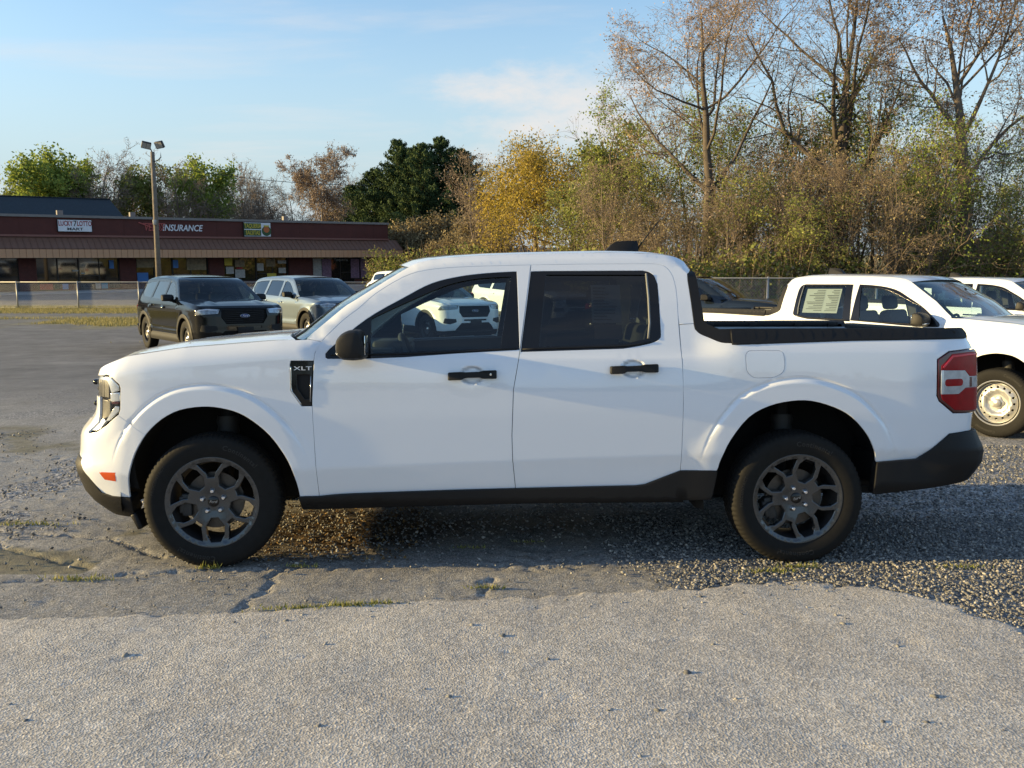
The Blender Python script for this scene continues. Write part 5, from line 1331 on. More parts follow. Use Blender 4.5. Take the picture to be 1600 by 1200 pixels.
SMAUVE = mat('poster_mauve', (.20, .12, .17), rough=.7, vary=.5, vscale=8); STAN = mat('poster_tan', (.22, .17, .10), rough=.7, vary=.5, vscale=5)
BA, BB = np.array([-32.0, 56.0]), np.array([-10.03, 72.5])
BE = (BB - BA) / np.linalg.norm(BB - BA); BL = float(np.linalg.norm(BB - BA)); BYAW = math.atan2(BE[1], BE[0])
def bx(px):
    """distance along the shop front of a sight line through picture column px (layout aid)"""
    t = math.atan((px - 800) / 1400 * 1.0); k = (px - 800) / 1400 / .992
    # BA + s*BE = (k*d, d)
    s = (k * BA[1] - BA[0]) / (BE[0] - k * BE[1]); return s
BZ = float(ground_z(60))
def build_shops():
    root = empty('strip_mall', (BA[0], BA[1], BZ), BYAW)
    tag(root, 'long maroon row of shops with a brown metal awning and flat parapet', 'building')
    B = lambda n, l, m, **k: boxes(n, l, m, root, **k)
    X0 = -14.0; XL = BL; W = XL - X0; xc = .5 * (X0 + XL)
    H = 4.82
    B('wall', [((xc, 5.1, H / 2 - .12), (W, 9.8, H - .25))], BRICK)
    B('fascia', [((xc, -.10, 4.16), (W, .30, 1.10))], MAROON)
    B('coping', [((xc, -.14, 4.79), (W + .1, .46, .16))], COPING)
    B('fascia_trim', [((xc, -.20, 3.55), (W + .05, .34, .13))], TRIMP)
    for x in np.arange(X0 + 3, XL, 6.2): B('fascia_joint', [((x, -.2525, 4.16), (.03, .006, 1.08))], BRICK)
    B('soffit', [((xc + .3, -.75, 2.20), (W + .7, 1.2, .05))], FRAME)
    # awning: one sloped pan and one valance piece each .37 m
    slope = Matrix.Rotation(math.atan2(.76, 1.15), 3, 'X')
    n = int((W + .9) / .37)
    p0 = v0 = None
    for i in range(n):
        x = X0 + .185 + i * .37
        if p0 is None:
            p0 = boxes('awning_pan', [((0, -.80, 3.10), (.362, 1.38, .03), slope), ((.17, -.80, 3.125), (.02, 1.38, .05), slope)], AWN, root)
            v0 = boxes('valance_pan', [((0, -1.395, 2.43), (.355, .03, .53)), ((.165, -1.412, 2.43), (.02, .02, .53))], VAL, root)
            p, v = p0, v0
        else:
            p = p0.copy(); COL.objects.link(p); v = v0.copy(); COL.objects.link(v)
        p.location = (x, 0, 0); v.location = (x, 0, 0)
    # shop fronts between wall piers
    piers = [(-14, bx(-120)), (bx(41), bx(68)), (bx(196), bx(221)), (bx(333), bx(356)), (bx(456), bx(492)), (bx(579), XL)]
    for a, b in piers: B('pier', [(((a + b) / 2, -.06, 1.12), (b - a, .32, 2.24))], BRICK)
    bays = [(piers[i][1], piers[i + 1][0]) for i in range(5)]
    rnd = random.Random(3)
    for k, (a, b) in enumerate(bays):
        m = max(3, int(round((b - a) / 1.25))); w = (b - a) / m
        B('shop_front_glass', [(((a + b) / 2, .12, 1.12), (b - a, .02, 2.1))], SHOPGLASS)
        B('kick_panel', [(((a + b) / 2, .05, .28), (b - a, .08, .40))], FRAME if k in (0,) else BRICK)
        for i in range(m + 1): B('mullion', [((a + i * w, .06, 1.12), (.06, .12, 2.1))], FRAME)
        B('transom', [(((a + b) / 2, .06, 2.16), (b - a, .10, .08))], FRAME); B('transom', [(((a + b) / 2, .06, .50), (b - a, .10, .06))], FRAME)
        d = B('shop_door', [((a + (m // 2 + .5) * w, .03, 1.05), (w * .92, .05, 2.0))], SHOPGLASS)
        boxes('door_rail', [((a + (m // 2 + .5) * w, .0, 1.0), (w * .90, .03, .06)), ((a + (m // 2 + .5) * w, .0, .16), (w * .90, .03, .18))], FRAME, d)
    def poster(px0, px1, z0, z1, m, y=-.02, nm='window_poster'):
        a, b = bx(px0), bx(px1); return B(nm, [(((a + b) / 2, y, (z0 + z1) / 2), (b - a, .02, z1 - z0))], m)
    poster(72, 92, .14, .52, SRED); poster(95, 106, .16, .50, SBLK); poster(107, 116, .14, .5, SBLUE); poster(158, 166, .14, .5, SPAP); poster(167, 177, .14, .5, STEAL); poster(179, 197, .16, .52, SBLK)
    poster(181, 188, 1.45, 2.0, SBLUE, nm='accessible_sign'); poster(279, 287, 1.45, 2.0, SBLUE, nm='accessible_sign')
    poster(124, 133, 1.28, 1.38, SPAP); poster(137, 143, 1.12, 1.20, SPAP)
    poster(223, 240, .55, 1.15, SBLUE); poster(223, 250, 1.5, 2.1, STAN); poster(300, 330, 1.3, 2.1, STAN)
    for a, b, z0, z1, m in ((358, 370, 1.6, 2.1, SYEL), (360, 372, 1.0, 1.5, SPAP), (374, 389, 1.5, 2.0, STAN), (374, 389, .7, 1.3, SPAP), (376, 386, 1.35, 1.45, SRED), (408, 418, 1.2, 1.75, SPAP), (422, 436, 1.5, 2.05, STAN), (423, 437, .6, 1.0, SYEL), (440, 453, 1.7, 1.95, SPAP), (441, 452, 1.0, 1.4, SPAP)): poster(a, b, z0, z1, m)
    for a, b, m in ((494, 507, SPAP), (508, 522, SMAUVE), (552, 565, SMAUVE), (567, 579, SMAUVE)): poster(a, b, .55, 2.05, m)
    def txt(par, s, px, z, size, m, sx=1.0, y=-.33, **kw):
        x = bx(px); return lettering('sign_lettering', s, lambda a, b, d: (x + a * sx, y - d, z + b), m, par, size=size, depth=.02, **kw)
    txt(root, 'Taqueria', 537, 1.98, .34, SPAP, y=-.03)
    # signs
    a, b = bx(104), bx(156.5); xm = (a + b) / 2
    s = B('shop_sign', [((xm, -.32, 4.20), (b - a, .14, .78))], SIGNB); boxes('sign_face', [((xm, -.392, 4.20), (b - a - .06, .012, .72))], SIGNW, s)
    txt(s, 'LUCKY', 116.3, 4.33, .44, SRED, sx=.60, y=-.40, bold=.008); txt(s, '7', 130.7, 4.33, .48, SBLK, sx=.8, y=-.40, bold=.006); txt(s, 'LOTTO', 145, 4.33, .44, SRED, sx=.60, y=-.40, bold=.008)
    txt(s, 'MART', 130.5, 3.985, .24, SBLK, sx=1.5, y=-.40, bold=.004)
    v = txt(root, 'VELOX', 252, 4.16, .66, SREDL, sx=.66, y=-.28, shear=.22, bold=.004); v.name = 'shop_sign_lettering'
    v2 = txt(root, 'INSURANCE', 294.5, 4.16, .60, SIGNW, sx=.82, y=-.28, shear=.22, bold=.010); v2.name = 'shop_sign_lettering'
    boxes('sign_swoosh', [((bx(252), -.30, 4.44), (bx(269) - bx(236), .03, .05)), ((bx(237), -.30, 4.36), (.80, .03, .06), Matrix.Rotation(.35, 3, 'Y'))], SREDL, root)
    a, b = bx(387), bx(428.5); xm = (a + b) / 2
    s = B('shop_sign', [((xm, -.32, 4.16), (b - a, .14, 1.04))], SIGNB); boxes('sign_face', [((xm, -.392, 4.16), (b - a - .07, .012, .97))], SIGNW, s)
    for i, (t, z) in enumerate((('TAQUERIA', 4.40), ('SALSITAS', 3.92))):
        boxes('sign_band', [((bx(400.5), -.40, z), (bx(414) - bx(388), .010, .42))], SGRN, s); txt(s, t, 400.8, z, .42, SYEL, sx=.62, y=-.41, bold=.008)
    xe = bx(421.5)
    e = lathe('sign_emblem', [(0, 0), (.36, 0)], 20, SGRN, s, loc=(xe, -.402, 4.06)); lathe('sign_emblem', [(0, 0), (.22, 0)], 16, SORG, s, loc=(xe, -.406, 4.16)); boxes('sign_emblem', [((xe, -.41, 4.42), (.40, .008, .10))], SYEL, s)
    B('walkway', [((xc, -1.6, .0), (W, 3.2, .12))], CONC)
    for x in (bx(233), bx(470), bx(120)): B('roof_vent', [((x, 2.0, 5.0), (.35, .35, .5))], COPING)
    return root
build_shops()
def build_annex():
    root = empty('rear_building', (BA[0], BA[1], BZ), BYAW)
    tag(root, 'building with a dark blue shingled hip roof rising behind the shop parapet', 'building')
    def far(px, dep):
        A = BA + dep * np.array([-BE[1], BE[0]]); k = (px - 800) / 1400 / .992
        return (k * A[1] - A[0]) / (BE[0] - k * BE[1])
    x0, x1, y0, y1 = -14.0, far(208, 10.3), 10.3, 18.0; xr = far(188, 14.15)
    boxes('wall', [(((x0 + x1) / 2, (y0 + y1) / 2, 2.35), (x1 - x0, y1 - y0 - .4, 4.7))], BRICK, root)
    z0, z1 = 4.75, 6.75; ym = (y0 + y1) / 2
    V = [(x0, y0 - .3, z0), (x1 + .3, y0 - .3, z0), (x1 + .3, y1, z0), (x0, y1, z0), (x0, ym, z1), (xr, ym, z1)]
    mesh_obj('hip_roof', V, [(0, 1, 5, 4), (1, 2, 5), (2, 3, 4, 5), (0, 4, 3), (3, 2, 1, 0)], ROOFSH, root)
    boxes('ridge_cap', [(((x0 + xr) / 2, ym, z1 + .02), (xr - x0, .25, .06))], ROOFSH, root)
build_annex()
STUCCO = mat('tan_siding', (.42, .34, .19), rough=.85, vary=.1); HROOF = mat('brown_shingle', (.035, .028, .024), rough=.95, vary=.3, vscale=9)
def build_house(X, Y, yaw, w, d, h, rise, wm, rm, label, win=True):
    root = empty('house', (X, Y, float(ground_z(Y))), yaw); tag(root, label, 'house')
    boxes('wall', [((0, 0, h / 2), (w, d, h))], wm, root)
    o = .4
    V = [(-w / 2 - o, -d / 2 - o, h), (w / 2 + o, -d / 2 - o, h), (w / 2 + o, d / 2 + o, h), (-w / 2 - o, d / 2 + o, h), (-w / 2 - o, 0, h + rise), (w / 2 + o, 0, h + rise)]
    V += [(x, y, z - .12) for x, y, z in V[:4]]
    mesh_obj('roof', V, [(0, 1, 5, 4), (2, 3, 4, 5), (0, 4, 3), (1, 2, 5), (9, 8, 7, 6), (0, 6, 7, 1), (1, 7, 8, 2), (2, 8, 9, 3), (3, 9, 6, 0)], rm, root)
    if win:
        for x in (-w * .28, w * .05, w * .32):
            wn = boxes('window', [((x, -d / 2 - .02, h * .58), (1.0, .06, 1.2))], SIGNW, root)
            boxes('pane', [((x, -d / 2 - .055, h * .58 + .29), (.86, .02, .5)), ], SHOPGLASS, wn); boxes('pane', [((x, -d / 2 - .055, h * .58 - .29), (.86, .02, .5))], SHOPGLASS, wn)
        boxes('door', [((-w * .12, -d / 2 - .02, 1.05), (.95, .06, 2.1))], FRAME, root)
build_house(32.6, 54, .25, 10, 8, 2.3, 1.2, STUCCO, HROOF, 'small tan house with a low brown roof behind the bare trees')
build_house(3.0, 62, .05, 9.5, 7, 2.1, .75, MAROON, SBLK, 'low dark-roofed shed beyond the yellow-green trees', win=False)

# ------------------------------------------------------------------ pole, wire, fences
WOODP = mat('weathered_wood', (.17, .145, .12), rough=.9, vary=.35, vscale=6, bump=.01, bscale=20)
GALV = mat('galvanised_steel', (.34, .34, .34), rough=.5, metal=.6, vary=.15)
LEDF = mat('lamp_glass', (.34, .34, .33), rough=.3)
def build_pole():
    d = 47.0; X = (251.5 - 800) / 1400 * d; zb = float(ground_z(d))
    root = empty('light_pole', (X, d, zb)); tag(root, 'weathered wooden light pole with two floodlights on top', 'light pole')
    tube('pole', [(0, 0, 0), (.02, 0, 4), (.04, 0, 7.60)], [.15, .125, .105], WOODP, root, 12)
    tube('lamp_bracket', [(.04, -.05, 7.10), (.32, -.05, 7.17), (.48, -.05, 7.32), (.48, -.05, 7.62)], .025, FRAME, root, 6)
    tube('lamp_bracket', [(.04, 0, 7.55), (-.03, 0, 7.72), (-.09, 0, 7.82)], .03, FRAME, root, 6)
    for x, z, rz, ry in ((-.22, 7.92, .5, .18), (.46, 7.94, -.3, -.12)):
        R = Matrix.Rotation(rz, 3, 'Z') @ Matrix.Rotation(ry, 3, 'Y') @ Matrix.Rotation(.5, 3, 'X')
        h = boxes('floodlight', [((x, -.1, z), (.46, .16, .36), R)], FRAME, root, bevel=.03)
        boxes('lamp_face', [(tuple(Vector((x, -.1, z)) + R @ Vector((sx * .105, -.082, 0))), (.19, .012, .28), R) for sx in (-1, 1)], LEDF, h)
    boxes('junction_box', [((.02, -.16, 4.05), (.16, .10, .26))], GALV, root, bevel=.01)
    a = Vector((X - .1, d, zb + 7.0)); b = Vector((-9.5, 60.0, 5.9))
    P = [a.lerp(b, t) - Vector((0, 0, 1.1 * t * (1 - t) * 4 * .25)) for t in np.linspace(0, 1, 24)]
    tag(tube('overhead_wire', P, .016, FRAME, None, 4), 'thin overhead wire running from the light pole to the evergreens', 'wire')
build_pole()
def build_fence(P0, P1, h, post, label, dia=.075):
    P0, P1 = np.array(P0, float), np.array(P1, float); Ln = float(np.linalg.norm(P1 - P0)); e = (P1 - P0) / Ln
    z0, z1 = float(ground_z(P0[1])), float(ground_z(P1[1]))
    root = empty('chain_link_fence', (P0[0], P0[1], 0)); tag(root, label, 'fence')
    at = lambda s, z: (e[0] * s, e[1] * s, z0 + (z1 - z0) * s / Ln + z)
    p0 = None
    for s in np.arange(0, Ln + .01, post):
        if p0 is None: o = p0 = tube('post', [(0, 0, -.05), (0, 0, h + .04)], .030, GALV, root, 8)
        else: o = p0.copy(); COL.objects.link(o)
        o.location = at(s, 0)
    tube('top_rail', [at(0, h), at(Ln, h)], .021, GALV, root, 6)
    tube('bottom_wire', [at(0, .05), at(Ln, .05)], .006, GALV, root, 4)
    V, F = [], []
    hh = h - .08; r = .0022
    for sg in (1, -1):
        for s in np.arange(-hh, Ln + hh, dia):
            a, b = (s, .05), (s + hh, .05 + hh)
            if sg < 0: a, b = (s + hh, .05), (s, .05 + hh)
            def cut(p, q, lim):
                t = (lim - p[0]) / (q[0] - p[0] + 1e-12); return (lim, p[1] + (q[1] - p[1]) * t)
            lo, hi = (a, b) if a[0] < b[0] else (b, a)
            if hi[0] <= 0 or lo[0] >= Ln: continue
            if lo[0] < 0: lo = cut(lo, hi, 0)
            if hi[0] > Ln: hi = cut(lo, hi, Ln)
            k = len(V); n = np.array([-e[1], e[0], 0])
            for p in (lo, hi):
                c = np.array(at(*p)); V += [c + n * r + [0, 0, -r], c - n * r + [0, 0, -r], c + [0, 0, r * 1.4]]
            F += [(k, k + 1, k + 4, k + 3), (k + 1, k + 2, k + 5, k + 4), (k + 2, k, k + 3, k + 5)]
    mesh_obj('wire_mesh', V, F, GALV, root)
build_fence((-27.84, 40.6), (-1.0, 40.6), 1.2, 2.75, 'low chain-link fence between the lot and the shops')
build_fence((3.6, 22.9), (16.8, 25.2), 1.66, 1.55, 'tall chain-link fence in front of the thicket')

# ------------------------------------------------------------------ trees
def tubes_mesh(name, segs, m, parent=None, thick=.05):
    """segs: rows p0(3) p1(3) r0 r1 -> tapered prisms (five-sided when thick, three-sided twigs)"""
    S = np.asarray(segs, float); Vs, Fs, o = [], [], 0
    for n, k in ((6, S[:, 6] >= thick), (3, S[:, 6] < thick)):
        s = S[k]
        if not len(s): continue
        p0, p1, r0, r1 = s[:, :3], s[:, 3:6], s[:, 6], s[:, 7]
        d = p1 - p0; d /= np.linalg.norm(d, axis=1)[:, None] + 1e-9
        up = np.where(np.abs(d[:, 2:3]) < .9, np.array([[0, 0, 1.0]]), np.array([[1.0, 0, 0]]))
        a = np.cross(d, up); a /= np.linalg.norm(a, axis=1)[:, None] + 1e-9; b = np.cross(a, d)
        t = np.arange(n) * 2 * math.pi / n
        ring = a[:, None] * np.cos(t)[None, :, None] + b[:, None] * np.sin(t)[None, :, None]
        V = np.concatenate([p0[:, None] + ring * r0[:, None, None], p1[:, None] + ring * r1[:, None, None]], 1).reshape(-1, 3)
        j = np.arange(n); q = np.stack([j, (j + 1) % n, n + (j + 1) % n, n + j], 1)
        Fs.append((q[None] + (np.arange(len(s)) * 2 * n)[:, None, None]).reshape(-1, 4) + o); Vs.append(V); o += len(V)
    return mesh_obj(name, np.vstack(Vs), np.vstack(Fs), m, parent, True)
def leaves_mesh(name, P, size, seed, m, parent=None, aspect=.6, up=0.0):
    """leaf-sized quads (kites) at points P"""
    rs = np.random.RandomState(seed); n = len(P); s = size * rs.uniform(.6, 1.35, n)[:, None]
    a = rs.randn(n, 3); a[:, 2] += up; a /= np.linalg.norm(a, axis=1)[:, None]
    b = rs.randn(n, 3); b -= a * (a * b).sum(1)[:, None]; b /= np.linalg.norm(b, axis=1)[:, None] + 1e-9
    c = np.cross(a, b)
    V = np.stack([P - a * s, P + b * s * aspect + c * s * .15, P + a * s, P - b * s * aspect + c * s * .15], 1).reshape(-1, 3)
    o = mesh_obj(name, V, np.arange(4 * n).reshape(-1, 4), m, parent)
    o.data.attributes.new('tint', 'FLOAT', 'POINT').data.foreach_set('value', np.repeat(np.clip(rs.rand(n) * .7 + .3 * vnoise(P[:, 0], P[:, 1] + P[:, 2], .9, seed), 0, 1), 4).astype(np.float32))
    return o
def grow(rng, p, d, length, r, level, P, segs, tips):
    """one limb, then its side shoots; P = settings per level"""
    n = P['n'][level]; step = length / n; wob = P['wob'][level]; up = P['up'][level]
    p = Vector(p); d = Vector(d).normalized(); r0 = r
    kids = P['kids'][level] if level < len(P['kids']) else 0
    spawn = sorted(rng.uniform(P['from'][level], 1.0) for _ in range(kids))
    taper = P['taper'][level]; k = 0
    for i in range(n):
        d = (d + Vector((rng.gauss(0, wob), rng.gauss(0, wob), rng.gauss(0, wob) + up))).normalized()
        q = p + d * step; r1 = r0 * (1 - (1 - taper) * (i + 1) / n); rr = r0 * (1 - (1 - taper) * i / n)
        segs.append((*p, *q, rr, r1))
        while k < len(spawn) and spawn[k] <= (i + 1) / n:
            t = spawn[k]; k += 1
            pos = p.lerp(q, min(1, max(0, t * n - i)))
            side = Vector((rng.gauss(0, 1), rng.gauss(0, 1), rng.gauss(0, .5))); side = (side - d * side.dot(d)).normalized()
            ang = math.radians(rng.uniform(*P['ang'][level]))
            nd = d * math.cos(ang) + side * math.sin(ang)
            ln = length * rng.uniform(*P['len'][level]) * (1.15 - .55 * t)
            grow(rng, pos, nd, ln, max(P.get('rmin', .006), min(rr * .75, r1 * rng.uniform(*P['rad'][level]))), level + 1, P, segs, tips)
        p = q
        if level >= P['leaf_from']: tips.append(tuple(q))
    return p
BARE = dict(n=[9, 7, 6, 5, 3], wob=[.07, .13, .17, .22, .28], up=[.05, .07, .05, .03, .0], kids=[12, 9, 8, 6], ang=[(28, 62), (28, 60), (25, 65), (25, 70)], len=[(.42, .70), (.40, .66), (.38, .66), (.4, .7)], rad=[(.40, .62), (.42, .62), (.45, .65), (.5, .7)], taper=[.10, .2, .3, .4, .5], leaf_from=3)
BARE['from'] = [.36, .25, .2, .15]
SAPL = dict(n=[7, 6, 5, 3], wob=[.10, .16, .22, .3], up=[.05, .06, .03, .0], kids=[13, 8, 6], ang=[(20, 50), (25, 60), (25, 70)], len=[(.35, .62), (.35, .6), (.35, .7)], rad=[(.4, .6), (.45, .65), (.5, .7)], taper=[.2, .25, .3, .4], leaf_from=2)
SAPL['from'] = [.15, .15, .1]
LEAFY = dict(n=[8, 6, 5, 4], wob=[.06, .14, .2, .26], up=[.04, .06, .04, .02], kids=[14, 9, 7], ang=[(30, 70), (30, 65), (30, 70)], len=[(.38, .66), (.38, .6), (.4, .7)], rad=[(.35, .55), (.4, .6), (.5, .7)], taper=[.22, .25, .3, .4], leaf_from=2)
LEAFY['from'] = [.22, .2, .15]
WIDE = dict(LEAFY, up=[.03, .03, .03, .02], ang=[(40, 78), (35, 70), (30, 75)], len=[(.50, .78), (.42, .65), (.4, .7)], kids=[15, 10, 8])
WIDE['from'] = [.14, .2, .15]
FARB = dict(SAPL, rmin=.017, kids=[14, 9, 6]); FARW = dict(BARE, rmin=.015)
BARK = mat('grey_bark', (.15, .12, .095), rough=.95, vary=.35, vscale=5); BARKD = mat('dark_bark', (.085, .068, .054), rough=.95, vary=.35, vscale=5)
TWIG = mat('twig_brown', (.20, .155, .115), rough=.95, vary=.3, vscale=2)
BUDS = tint_mat('reddish_buds', [(0, (0.231, 0.144, 0.097)), (0.5, (0.439, 0.295, 0.186)), (1, (0.670, 0.514, 0.359))], .8, .3)
BUDP = tint_mat('pale_buds', [(0, (.17, .12, .09)), (1, (.42, .34, .27))], .8, .3)
GREENL = tint_mat('spring_green', [(0, (0.105, 0.149, 0.031)), (0.5, (0.230, 0.299, 0.060)), (1, (0.434, 0.478, 0.108))], .7, .45)
YELL = tint_mat('yellow_green', [(0, (0.144, 0.125, 0.028)), (0.45, (0.360, 0.281, 0.053)), (1, (0.624, 0.463, 0.098))], .7, .45)
OLIVE = tint_mat('olive_leaf', [(0, (0.081, 0.104, 0.030)), (0.5, (0.197, 0.226, 0.063)), (1, (0.407, 0.425, 0.123))], .75, .42)
BROWNV = tint_mat('dry_vine', [(0, (0.100, 0.075, 0.041)), (0.5, (0.240, 0.190, 0.106)), (1, (0.439, 0.368, 0.207))], .85, .25)
EVER = tint_mat('evergreen_needles', [(0, (0.018, 0.035, 0.017)), (0.6, (0.050, 0.086, 0.032)), (1, (0.112, 0.163, 0.054))], .8, .1)
IVY = tint_mat('ivy_leaf', [(0, (.015, .022, .008)), (.6, (.040, .052, .016)), (1, (.09, .10, .035))], .6, .15)
def plant(name, seed, P, h, r, leafm, lsize, per_tip, bark=BARK, lean=(0, 0), stems=1, spread=0.0, ivy=0.0, jitter=.12, cat='tree', first=1.0):
    rng = random.Random(seed); rs = np.random.RandomState(seed); segs, tips = [], []
    root = empty(name)
    for k in range(stems):
        a = rng.uniform(0, 6.28); b = (spread * math.cos(a), spread * math.sin(a)) if stems > 1 else (0, 0)
        grow(rng, (b[0] * .3, b[1] * .3, -.15), (lean[0] + b[0] * .35, lean[1] + b[1] * .35, 1), h * rng.uniform(.8, 1.05) * first, r, 0, P, segs, tips)
    S = np.array(segs)
    top = S[:, 5].max(); S[:, [2, 5]] *= 1.0
    big = S[:, 6] >= .016
    tubes_mesh('trunk', S[big], bark, root, .03)
    if (~big).any(): tubes_mesh('twigs', S[~big], TWIG, root, 9)
    T = np.array(tips)
    if per_tip > 0 and len(T):
        n = int(len(T) * per_tip); idx = rs.randint(0, len(T), n)
        leaves_mesh('crown', T[idx] + rs.randn(n, 3) * jitter, lsize, seed, leafm, root)
    if ivy:
        I = []
        for s in S[(S[:, 6] > .05) & (S[:, 2] < ivy)]:
            q = rs.rand(26, 1); I.append(s[:3] + (s[3:6] - s[:3]) * q + rs.randn(26, 3) * (s[6] * 1.1 + .10))
        I = np.vstack(I); leaves_mesh('ivy', I, .085, seed + 1, IVY, root)
    return root
def spot(px, d): return ((px - 800) / 1400 / .992 * d, d, float(ground_z(d)))
def put_tree(o, px, d, rz=0.0, s=1.0, label=None, cat='tree', group=None, sz=None):
    o.location = spot(px, d); o.rotation_euler = (0, 0, rz); o.scale = (s, s, sz or s)
    return tag(o, label, cat, group)
# tall half-bare trees over the thicket
put_tree(plant('bare_tree', 11, BARE, 12.8, .30, BUDS, .042, .45, BARKD, ivy=5.5), 1097, 37, .4, 1.0, 'tall slim bare tree with reddish buds and ivy round its lower trunk')
put_tree(plant('bare_tree', 25, BARE, 12.0, .40, BUDP, .045, .25, BARKD, lean=(-.03, 0), ivy=8.5), 1287, 36, 1.9, 1.0, 'gnarled bare tree whose trunk is thickly wrapped in dark ivy')
put_tree(plant('bare_tree', 37, BARE, 13.5, .40, BUDS, .050, .5, BARK, ivy=2.0), 1487, 35, 2.6, 1.05, 'large spreading tree with copper-coloured new leaves and a forked grey trunk')
put_tree(plant('bare_tree', 41, BARE, 13.0, .36, BUDS, .050, .5, BARK, lean=(-.12, 0)), 1690, 34, .2, 1.05, 'leaning copper-leaved tree standing past the large forked one')
# brushy saplings
sap = [plant('sapling', 101, SAPL, 5.6, .075, OLIVE, .05, .9, BARK, stems=3, spread=.7), plant('sapling', 102, SAPL, 5.0, .07, BROWNV, .038, .3, BARKD, stems=4, spread=.9), plant('sapling', 103, SAPL, 6.4, .08, GREENL, .048, .8, BARK, stems=2, spread=.6), plant('sapling', 104, SAPL, 5.8, .07, BUDP, .04, .4, BARK, stems=3, spread=.8)]
KIND = ['olive-leaved multi-stemmed sapling in the thicket', 'rusty brown brushy sapling in the thicket', 'fresh green sapling rising from the thicket', 'pale twiggy leafless sapling in the thicket']
rng = random.Random(8); used = [False] * 4
lay = [(962, 39, 3, .95), (992, 37, 1, .85), (1020, 40, 0, 1.2), (1050, 34, 1, .9), (1075, 41, 2, 1.15), (1120, 35, 0, 1.0), (1150, 40, 2, 1.15), (1165, 33, 3, 1.0), (1195, 37, 1, 1.2), (1215, 42, 0, 1.35), (1235, 33, 0, .9), (1260, 39, 3, 1.3), (1310, 34, 1, 1.15), (1335, 38, 2, 1.25), (1360, 32, 1, 1.05), (1385, 37, 0, 1.2), (1410, 33, 2, 1.05), (1440, 38, 3, 1.25), (1465, 33, 0, .95), (1515, 36, 3, 1.1), (1545, 32, 0, .85), (1575, 40, 1, 1.0), (1600, 35, 2, .9), (930, 42, 0, 1.0), (1000, 44, 2, 1.3), (1090, 45, 3, 1.4), (1290, 46, 2, 1.3), (1400, 46, 3, 1.4), (1625, 44, 0, 1.1)]
for px, d, k, s in lay:
    o = sap[k] if not used[k] else copy_tree(sap[k]); used[k] = True
    put_tree(o, px, d, rng.uniform(0, 6.28), s, KIND[k], 'sapling', 'saplings of the thicket beyond the fence', sz=s * rng.uniform(.9, 1.1))
# yellow-green trees
yl = plant('leafy_tree', 201, WIDE, 7.0, .20, YELL, .06, 2.8, BARK, jitter=.28)
put_tree(yl, 836, 55, .3, 1.18, 'broad tree in yellow-green new leaf beside the evergreens')
put_tree(copy_tree(yl), 902, 55, 2.2, 1.22, 'taller yellow-green tree merging with the brown thicket')
put_tree(plant('leafy_tree', 203, LEAFY, 6.6, .18, OLIVE, .09, 2.6, BARK, jitter=.22), 955, 47, 1.0, 1.0, 'olive green tree between the yellow-green trees and the bare ones')
put_tree(copy_tree(sap[3]), 765, 60, 1.0, 1.5, 'pale leafless tree peeping out behind the yellow-green one')
# evergreens: conical crowns of needle sprays
def evergreen(name, seed, h, rad):
    rng = random.Random(seed); rs = np.random.RandomState(seed); root = empty(name); segs, pts = [], []
    for i in range(10): segs.append((0, 0, h * i / 10, 0, 0, h * (i + 1) / 10, .20 * (1 - i / 10.5), .20 * (1 - (i + 1) / 10.5)))
    n = 150
    for i in range(n):
        t = (i + .5) / n; z = h * (.04 + .95 * t); ln = rad * (1 - t) ** .7 * rng.uniform(.6, 1.2) + .16; a = i * 2.4 + rng.uniform(-.4, .4)
        dz = rng.uniform(.25, .75) * ln
        b = np.array([math.cos(a) * ln, math.sin(a) * ln, dz])
        segs.append((0, 0, z, b[0], b[1], z + b[2], .028, .008))
        k = int(55 + 130 * ln); q = rs.rand(k) ** .55
        pts.append(np.array([0, 0, z]) + b * q[:, None] + rs.randn(k, 3) * (.05 + .075 * ln * (1 - q[:, None] * .75)))
    tubes_mesh('trunk', segs, BARKD, root, .03)
    leaves_mesh('crown', np.vstack(pts), .085, seed, EVER, root, aspect=.35, up=1.2)
    return root
ev = [evergreen('evergreen_tree', 301, 9.3, 3.1), evergreen('evergreen_tree', 302, 8.4, 3.3)]
used = [False, False]
for px, d, k, s, sz, lb in ((628, 84, 0, 1.40, 1.36, 'tall dark evergreen with a pointed top beside the shops'), (692, 85, 1, 1.5, 1.55, 'dark evergreen with the highest tip of the clump'), (590, 86, 1, 1.3, 1.22, 'dark evergreen leaning over the end of the shop row'), (662, 82, 0, 1.4, 1.30, 'dense dark evergreen in the middle of the clump'),
                           (724, 83, 0, 1.45, 1.26, 'dark evergreen on the side of the clump next to the yellow-green tree'), (556, 90, 1, 1.3, 1.08, 'short dark evergreen just above the shop parapet'), (748, 84, 1, 1.2, .95, 'lowest dark evergreen of the clump, partly behind dry vines'), (644, 90, 1, 1.35, 1.5, 'dark evergreen set back behind the tall pointed ones')):
    o = ev[k] if not used[k] else copy_tree(ev[k]); used[k] = True
    put_tree(o, px, d, rng.uniform(0, 6.28), s, lb, 'evergreen', sz=sz)
# dry vines and brush in front of the evergreens
vine = plant('vine_thicket', 401, SAPL, 4.2, .06, BROWNV, .085, 1.5, BARK, stems=5, spread=1.5, jitter=.25)
for i, (px, d, s, lb) in enumerate(((655, 76, 1.05, 'heap of dry brown vines against the evergreens nearest the shops'), (690, 74, 1.15, 'dry brown vines climbing the front of the dark evergreens'), (738, 70, 1.25, 'dry brown vines draped over the evergreens next to the yellow-green tree'), (712, 66, .8, 'low heap of tan brush below the evergreens'), (775, 58, .75, 'low tan brush under the yellow-green tree'))):
    put_tree(vine if i == 0 else copy_tree(vine), px, d, i * 1.3, s, lb, 'vines')
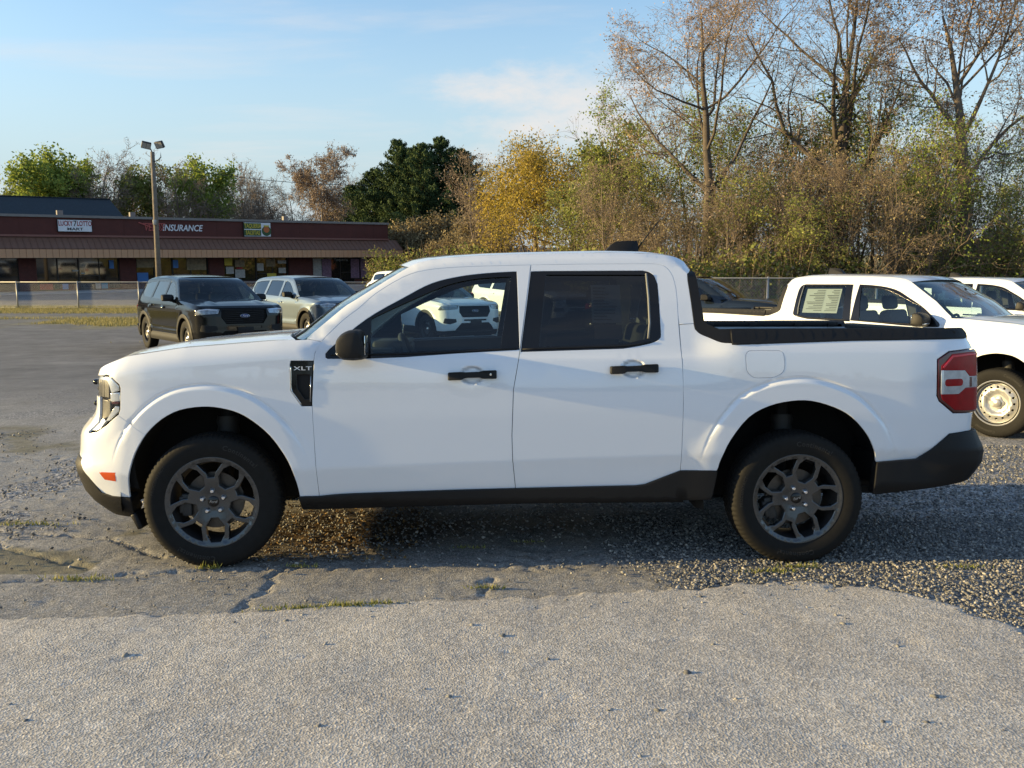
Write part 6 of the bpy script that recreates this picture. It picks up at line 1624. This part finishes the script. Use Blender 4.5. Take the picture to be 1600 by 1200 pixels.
# trees behind the shops
gl = plant('leafy_tree', 501, LEAFY, 9.6, .22, GREENL, .15, 2.6, BARK, jitter=.3)
br = plant('bare_tree', 502, FARB, 10.4, .17, BUDP, .06, .25, BARK, stems=2, spread=.5)
dk = plant('leafy_tree', 503, LEAFY, 9.0, .2, OLIVE, .14, 2.2, BARKD, jitter=.3)
pk = plant('bare_tree', 504, FARW, 10.0, .22, BUDP, .075, .6, BARK)
u = set()
for px, d, pr, s, lb in ((45, 98, dk, .95, 'dark olive tree behind the blue shingled roof'), (78, 92, gl, 1.05, 'bright green tree rising over the blue shingled roof'), (122, 96, gl, 1.15, 'tallest bright green tree behind the shops'), (158, 90, br, 1.1, 'bare tree just behind the tall bright green one'), (180, 97, br, 1.05, 'bare twiggy tree at the end of the blue shingled roof'), (246, 100, dk, 1.15, 'dark green tree directly behind the light pole'),
                         (303, 94, br, 1.0, 'bare tree with arching limbs between the pole and a green tree'), (349, 98, gl, 1.1, 'slender green tree alone behind the insurance sign'), (376, 92, br, .85, 'low bare tree beside the slender green tree'), (412, 96, br, .82, 'thin bare tree behind the middle of the parapet'), (448, 93, br, .86, 'spreading bare tree behind the taqueria sign'), (512, 76, pk, .88, 'pinkish budding tree beside the evergreen clump'),
                         (8, 90, dk, .7, 'low dark tree at the end of the blue shingled roof line'), (275, 99, br, .9, 'thin bare tree close to the light pole')):
    o = pr if pr.name not in u else copy_tree(pr); u.add(pr.name)
    put_tree(o, px, d, rng.uniform(0, 6.28), s, lb)
for i, px in enumerate((60, 104, 205, 224, 262, 326, 395, 430, 472, 540)):
    put_tree(copy_tree(br), px, 104 + 3 * (i % 3), i * 1.1, .92 + .06 * (i % 4), 'thin leafless tree in the row behind the shops', 'tree', 'thin leafless trees behind the shops')
# undergrowth at the foot of the trees: uncountable
def build_undergrowth():
    rs = np.random.RandomState(77); n = 60000
    X = rs.uniform(-9, 36, n); Yb = np.interp(X, [-9, 0, 5, 36], [55, 50, 31, 33]); Y = Yb + rs.exponential(2.5, n)
    hmax = .7 + 2.9 * fbm(X, Y, .35, 5, 3) ** 1.3
    z = ground_z(Y) + rs.rand(n) ** .8 * hmax
    P = np.stack([X, Y, z], 1) + rs.randn(n, 3) * .1
    k = rs.rand(n) < .6
    tag(leaves_mesh('undergrowth', P[k], .085, 5, OLIVE), 'dense olive undergrowth at the foot of the trees', 'undergrowth', kind='stuff')
    tag(leaves_mesh('dry_brush', P[~k], .075, 6, BROWNV), 'dry brown brush mixed through the undergrowth', 'brush', kind='stuff')
    m = 2200; X = rs.uniform(-6, 36, m); Y = np.interp(X, [-9, 0, 5, 36], [55, 50, 31, 33]) + rs.exponential(2.5, m); z0 = ground_z(Y)
    h = rs.uniform(1.0, 3.6, m); S = np.stack([X, Y, z0, X + rs.randn(m) * .5, Y + rs.randn(m) * .5, z0 + h, rs.uniform(.006, .014, m), np.full(m, .003)], 1)
    tag(tubes_mesh('brush_stems', S, TWIG, None, 9), 'thin bare stems standing in the undergrowth', 'stems', kind='stuff')
build_undergrowth()

# the wood across the road, behind whoever takes the picture: it shows only in paint and glass
def build_far_wood():
    rs = np.random.RandomState(31); n = 26000
    X = rs.uniform(-110, 110, n); h = 2.5 + 5.0 * fbm(X, X * 0, .12, 3, 3); Y = -62 - rs.exponential(4.0, n)
    P = np.stack([X, Y, ground_z(Y) + rs.rand(n) ** .9 * h], 1)
    tag(leaves_mesh('roadside_wood', P, .55, 32, OLIVE), 'dark wood across the road mirrored in the paintwork', 'wood', kind='stuff')
build_far_wood()
